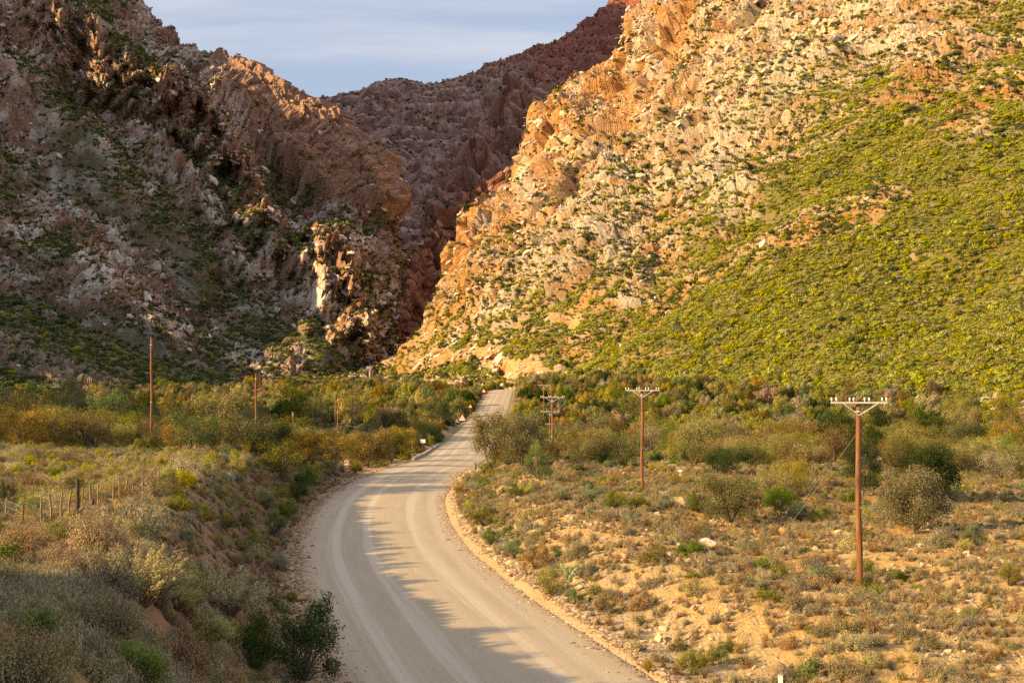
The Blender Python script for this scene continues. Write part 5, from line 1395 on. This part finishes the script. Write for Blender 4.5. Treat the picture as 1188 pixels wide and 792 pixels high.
    for kd in names:
        src = ts if kd in ('grey', 'brown', 'straw', 'pale') else lf
        start[kd] = len(protos)
        for q in range(2):
            me = src[q].copy(); me.materials.clear(); me.materials.append(M[names[kd][3]]); protos.append((me, M[names[kd][3]]))
    if len(rest):
        scatter('scrub', np.stack([X[rest], Y[rest], Z[rest]-.02], 1), np.stack([rad[rest]/.6, rad[rest]/.6, rad[rest]/.6*hs[rest]], 1), r.uniform(0, 6.28, len(rest)), np.array([start[kind[i]]+(i % 2) for i in rest]), protos)
    print('shrubs', n, 'individual', mark.sum(), {kd: int((kind == kd).sum()) for kd in names})
    # ---- grass tufts and small twigs between them
    n = 60000; xy = polar_points(r, n, 9, 105, -120, 1450); xy[52000:] = polar_points(r, 8000, 13, 34, -40, 420); s = road_s(xy[:, 0], xy[:, 1]); X, Y = xy.T
    nz = fbm(X/3, Y/3, 3, 150); keep = (np.abs(s) > 4.7) & (r.uniform(0, 1, n) < np.where(s < 0, .95, .36+.5*sstep(0, .5, nz)+.2*sstep(50, 90, Y))) & free(xy, -.2)
    keep &= Y > 12.5; X, Y, s = X[keep], Y[keep], s[keep]; n = len(X); sc = r.uniform(.25, .7, n); shade = (s < 0) & (Y < 24)
    gp = []
    for mk in ('grey', 'straw', 'brown'):
        for q in range(2):
            me = gr[q].copy(); me.materials.clear(); me.materials.append(M[mk]); gp.append((me, M[mk]))
    scatter('dry_grass', np.stack([X, Y, ground_z(X, Y)-.02], 1), sc, r.uniform(0, 6.28, n), np.where(shade, r.integers(0, 2, n), r.integers(0, 6, n)), gp)
    # ---- stones
    st = [(make_rock('stone', 300+k, 1, .7), M['stone']) for k in range(4)]
    bk = [(make_rock('stone', 310+k, 1, .7), M['bankstone']) for k in range(3)]
    n = 170000; xy = polar_points(r, n, 14, 118, -60, 1400); s = road_s(xy[:, 0], xy[:, 1]); X, Y = xy.T
    nz = fbm(X/5, Y/5, 3, 160)
    pr = np.where(s > 0, .15+.85*sstep(-.1, .5, nz), .25)*sstep(4.3, 5.2, np.abs(s))
    verge = np.exp(-((np.abs(s)-4.75)/.35)**2); pr = np.maximum(pr, verge*.9); pr = np.maximum(pr, .8*np.exp(-((-s-6.2)/1.7)**2)*(s < 0)*(Y > 30))
    keep = r.uniform(0, 1, n) < pr; X, Y, s = X[keep], Y[keep], s[keep]; n = len(X)
    sz = np.clip(r.lognormal(-2.95, .58, n), .022, .26); sz = np.where(s < 0, np.minimum(sz, .09), sz)
    ib = (s < 0) & (s < -5.0) & (r.uniform(0, 1, n) < .8)
    scatter('stones', np.stack([X, Y, ground_z(X, Y)], 1), np.stack([sz*r.uniform(.9, 1.7, n), sz, sz*r.uniform(.6, 1, n)], 1), r.uniform(0, 6.28, n), np.where(ib, r.integers(4, 7, n), r.integers(0, 4, n)), st+bk, tilt=r.normal(0, .3, (n, 2)))
    n = 56000; Y = r.uniform(20, 120, n)**1.0; sd = np.where(r.uniform(0, 1, n) < .48, -1, 1); s = sd*(4.4+r.normal(0, .42, n)*np.where(r.uniform(0, 1, n) < .5, 1, .6)); sl = (_xc(Y+1)-_xc(Y-1))/2
    X = _xc(Y)+s*np.sqrt(1+sl*sl); sz = np.clip(r.lognormal(-3.5, .55, n), .012, .14); X2 = X
    scatter('gravel', np.stack([X, Y, np.where(np.abs(s) < 4.35, _zr(Y)+.03+.10*(1-(s/4.4)**2)-.26*sstep(4.0, 4.75, np.abs(s)), ground_z(X, Y))], 1), np.stack([sz*1.3, sz, sz*.7], 1), r.uniform(0, 6.28, n), r.integers(0, 7, n), [(make_rock('stone', 320+k, 1, .7), M['stone']) for k in range(4)]+[(make_rock('stone', 330+k, 1, .7), M['bankstone']) for k in range(3)])

def build_thicket():
    r = np.random.default_rng(202)
    T = [make_tree(400+k, h, w, int(n*1.7), .088, 28) for k, (h, w, n) in enumerate(((3.2, 2.2, 4200), (2.6, 2.3, 4000), (3.6, 2.0, 4200), (2.2, 1.9, 3600), (3.0, 2.4, 4200)))]
    dims = ((3.2, 2.2), (2.6, 2.3), (3.6, 2.0), (2.2, 1.9), (3.0, 2.4))
    n = 13500; xy = polar_points(r, n, 72, 470, -150, 1460); X, Y = xy.T; s = road_s(X, Y); px = CX+X*F/Y
    # beyond the range of the clearings; close to the road from the bend on
    nz = fbm(X/16, Y/16, 3, 170)
    dr = np.where(Y < 112, .6*sstep(800, 880, px)*sstep(68, 84, Y), 1.)*(s > 6.3)
    clear = np.maximum(np.exp(-((X-10)/8.5)**2-((Y-101)/7)**2), np.exp(-((X-19)/7)**2-((Y-95)/7)**2)); clear = np.maximum(clear, np.exp(-((X-2.)/4.2)**2-((Y-101)/9)**2))
    dr = dr*(1-clear)
    dl = sstep(78, 98, Y+2*nz)*(s < -6.2)
    p = np.where(s > 0, dr, dl)*np.clip(.75+.6*nz, .15, 1)
    keep = r.uniform(0, 1, n) < p
    xy = xy[keep]; n = len(xy)
    rad = np.clip(r.lognormal(.76, .32, n), 1.0, 3.9)
    ss = np.abs(road_s(xy[:, 0], xy[:, 1])); rad = np.minimum(rad, np.maximum((ss-4.6)*.95, .6)); rad = np.minimum(rad, 1.5+.9*sstep(85, 130, xy[:, 1])+1.5*sstep(130, 200, xy[:, 1])+.5*(xy[:, 0] < -10))
    m = free(xy)
    for x, y, q in FRONT: m &= (xy[:, 0]-x)**2+(xy[:, 1]-y)**2 > (q*.5+rad*.75)**2
    xy, rad = xy[m], rad[m]*np.where((xy[m][:, 0] < -10) & (xy[m][:, 1] > 100), 1.12, 1.0)
    k = dart(xy, rad*.86, 3.4); xy, rad = xy[k], rad[k]; n = len(xy); X, Y = xy.T; s = road_s(X, Y); Z = ground_z(X, Y); px = CX+X*F/Y
    ok = ~((s < 0) & (Y < 250) & (px > 296) & (px < 356) & (Y > 100))           # open shaded river bed
    xy, rad, X, Y, Z, s, px = xy[ok], rad[ok], X[ok], Y[ok], Z[ok], s[ok], px[ok]; n = len(X)
    f = fbm(X/22, Y/22, 3, 180); u = r.uniform(0, 1, n)+.22*f
    kind = np.where(u < .36, 'tree', np.where(u < .68, 'olive', np.where(u < .79, 'green', np.where(u < .84, 'brown', np.where(u < .88, 'grey', 'dark')))))
    kind = np.where(r.uniform(0, 1, n) < np.where(s < 0, .10, .03), 'gold', kind)
    noun = {'tree': 'tawny thorn tree', 'olive': 'olive thorn tree', 'green': 'green leafy tree', 'brown': 'russet thorn tree', 'grey': 'bare grey thorn tree', 'dark': 'dark evergreen tree', 'gold': 'golden thorn tree'}
    vis = (px > -25) & (px < 1213); mark = np.zeros(n, bool); i = np.nonzero(vis)[0]; i = i[np.argsort(-(rad/Y)[i])][:284]; mark[i] = True
    lab = make_labels(xy, np.where(vis, kind, 'zz'), {**noun, 'zz': 'plant'}, mark)
    hs = r.uniform(.9, 1.35, n)*(1+.35*sstep(180, 320, Y))
    for i in np.nonzero(mark)[0]:
        q = i % 5; H, Wd = dims[q]; sc = rad[i]/Wd/1.05
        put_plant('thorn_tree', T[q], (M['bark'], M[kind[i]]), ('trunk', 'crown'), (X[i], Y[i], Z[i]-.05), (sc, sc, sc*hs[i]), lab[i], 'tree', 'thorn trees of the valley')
    rest = np.nonzero(~mark)[0]; ks = list(noun); pr = []
    for kd in ks:
        for q in range(3):
            me = make_clump('bush', 450+q, 5200, .075, .6, (1, 1, .85), 22, .34); me.materials.append(M[kd]); pr.append((me, M[kd]))
    scatter('thicket', np.stack([X[rest], Y[rest], Z[rest]-.15], 1), np.stack([rad[rest], rad[rest], rad[rest]*hs[rest]*1.15], 1), r.uniform(0, 6.28, len(rest)), np.array([ks.index(kind[i])*3+i % 3 for i in rest]), pr)
    print('trees', n, mark.sum())
    # undergrowth between the trees
    n = 16000; xy = polar_points(r, n, 84, 480, -120, 1420); X, Y = xy.T; s = road_s(X, Y)
    clear = np.maximum(np.exp(-((X-10)/8)**2-((Y-101)/6)**2), np.exp(-((X-19)/7)**2-((Y-95)/7)**2)); clear = np.maximum(clear, np.exp(-((X-2.)/3.6)**2-((Y-101)/8)**2))
    keep = (np.abs(s) > 5.6) & (r.uniform(0, 1, n) < (1-clear)*sstep(84, 112, Y)*.9) & free(xy)
    X, Y = X[keep], Y[keep]; n = len(X); sc = np.clip(r.lognormal(-.25, .3, n), .35, 1.4); sc = np.minimum(sc, np.maximum(np.abs(s[keep])-4.9, .3))
    scatter('undergrowth', np.stack([X, Y, ground_z(X, Y)-.1], 1), np.stack([sc, sc, sc*.8], 1), r.uniform(0, 6.28, n), r.choice(len(pr), n, p=np.repeat([.24, .30, .14, .08, .14, .07, .03], 3)/3), pr)
    # dark scrub of the valley floor in the shade
    n = 15000; xy = polar_points(r, n, 330, 760, -60, 620); X, Y = xy.T; s = road_s(X, Y)
    keep = (s < -6)
    X, Y = X[keep], Y[keep]; n = len(X); sc = np.clip(r.lognormal(.62, .38, n), .7, 3.6); sc = np.minimum(sc, np.maximum(np.abs(s[keep])-5, .5)); pk = r.integers(0, len(pr), n)
    scatter('valley_scrub', np.stack([X, Y, ground_z(X, Y)-.15], 1), np.stack([sc, sc, sc*1.05], 1), r.uniform(0, 6.28, n), pk, pr)
# ================================================================== light, sky, camera
def build_light():
    w = bpy.data.worlds.new('World'); SC.world = w; w.use_nodes = True
    nt = w.node_tree; nt.nodes.clear(); N = NT(nt)
    sky = N.new('ShaderNodeTexSky'); sky.sky_type = 'NISHITA'; sky.sun_disc = False
    sky.sun_elevation = SUN_EL
    sky.sun_rotation = math.atan2(SUNV[0], SUNV[1])
    sky.altitude = 700; sky.air_density = 1.0; sky.dust_density = 1.6; sky.ozone_density = 1.2
    tc = N.new('ShaderNodeTexCoord')
    sep = N.new('ShaderNodeSeparateXYZ'); nt.links.new(tc.outputs['Generated'], sep.inputs[0])
    # thin high cloud: noise on the flat layer the view ray meets
    zz = N.math('ADD', N.math('MAXIMUM', sep.outputs[2], 0.0), .12)
    cb = N.new('ShaderNodeCombineXYZ')
    nt.links.new(N.math('DIVIDE', sep.outputs[0], zz), cb.inputs[0]); nt.links.new(N.math('DIVIDE', sep.outputs[1], zz), cb.inputs[1])
    mp = N.new('ShaderNodeMapping'); nt.links.new(cb.outputs[0], mp.inputs[0]); mp.inputs['Scale'].default_value = (.55, 1.7, 1); mp.inputs['Rotation'].default_value = (0, 0, .25)
    cl = N.noise(mp.outputs[0], .9, 7, .58, .5)
    cov = N.rng(cl, .38, .72, CLOUD[0], CLOUD[1], True)
    veil = N.mix(N.rng(sep.outputs[2], .22, .75, 0, 1, True), (1.62, 1.84, 2.34), (3.2, 3.4, 3.95))
    veil = N.mix(N.rng(cl, .40, .66, 0, 1, True), veil, N.hsv(veil, .5, .5, 1.28))
    col = N.mix(cov, sky.outputs[0], veil)
    bg = N.new('ShaderNodeBackground'); bg.inputs['Strength'].default_value = SKY_STR
    o = N.new('ShaderNodeOutputWorld'); nt.links.new(col, bg.inputs[0]); nt.links.new(bg.outputs[0], o.inputs[0])
    L = bpy.data.lights.new('sun', 'SUN'); L.energy = SUN_STR; L.angle = math.radians(.53); L.color = SUN_COL
    lo = bpy.data.objects.new('sun', L); COL.objects.link(lo)
    lo.rotation_euler = Vector(SUNV).to_track_quat('Z', 'Y').to_euler()
    lo.location = Vector(SUNV)*300
    c = bpy.data.cameras.new('camera'); c.sensor_width = 36; c.lens = 36*F/1188
    c.shift_y = (HY-396)/1188; c.clip_end = 20000; c.clip_start = .1
    co = bpy.data.objects.new('camera', c); COL.objects.link(co)
    co.location = (0, 0, CAMZ); co.rotation_euler = (PI/2, 0, 0); SC.camera = co
    SC.view_settings.view_transform = 'Standard'; SC.view_settings.look = 'None'
    SC.view_settings.gamma = 1; SC.view_settings.use_curve_mapping = False; SC.view_settings.exposure = EXPO
    SC.render.engine = 'CYCLES'; cy = SC.cycles
    cy.max_bounces = 6; cy.diffuse_bounces = 3; cy.glossy_bounces = 1; cy.transmission_bounces = 3; cy.transparent_max_bounces = 4
    cy.use_denoising = False; cy.caustics_reflective = False; cy.caustics_refractive = False
    SC.render.use_persistent_data = False
    cy.use_adaptive_sampling = True; cy.adaptive_threshold = .01
SUN_STR, SUN_COL, SKY_STR, EXPO = 5.0, (1.0, .715, .34), .115, 1.2
CLOUD = (.75, 1.0)

HAZE = 0.00007
def build_haze():
    """the air of the valley: one even, thin volume round the whole place"""
    b = MB(); b.box((0, 0, 680), (6200, 6200, 780)); me = b.mesh('haze')
    m, nt, n, l = new_mat('thin_air'); o = n.new('ShaderNodeOutputMaterial'); v = n.new('ShaderNodeVolumePrincipled')
    v.inputs['Color'].default_value = (.72, .80, 1, 1); v.inputs['Density'].default_value = HAZE; v.inputs['Anisotropy'].default_value = .1
    l.new(v.outputs[0], o.inputs['Volume']); m.cycles.homogeneous_volume = True
    tag(link('haze', me, m), kind='stuff')
import time as _t
_T0 = _t.time()
def step(f, *a):
    f(*a); print('%-24s %.1f' % (f.__name__, _t.time()-_T0))
for f in (build_ground, build_road, build_mountains, build_plant_mats, mats_small, build_poles, build_signs, build_fence, build_boulders, build_prickly_pear,
          build_feature_plants, build_field, build_thicket, build_slope_cover, build_light): step(f)
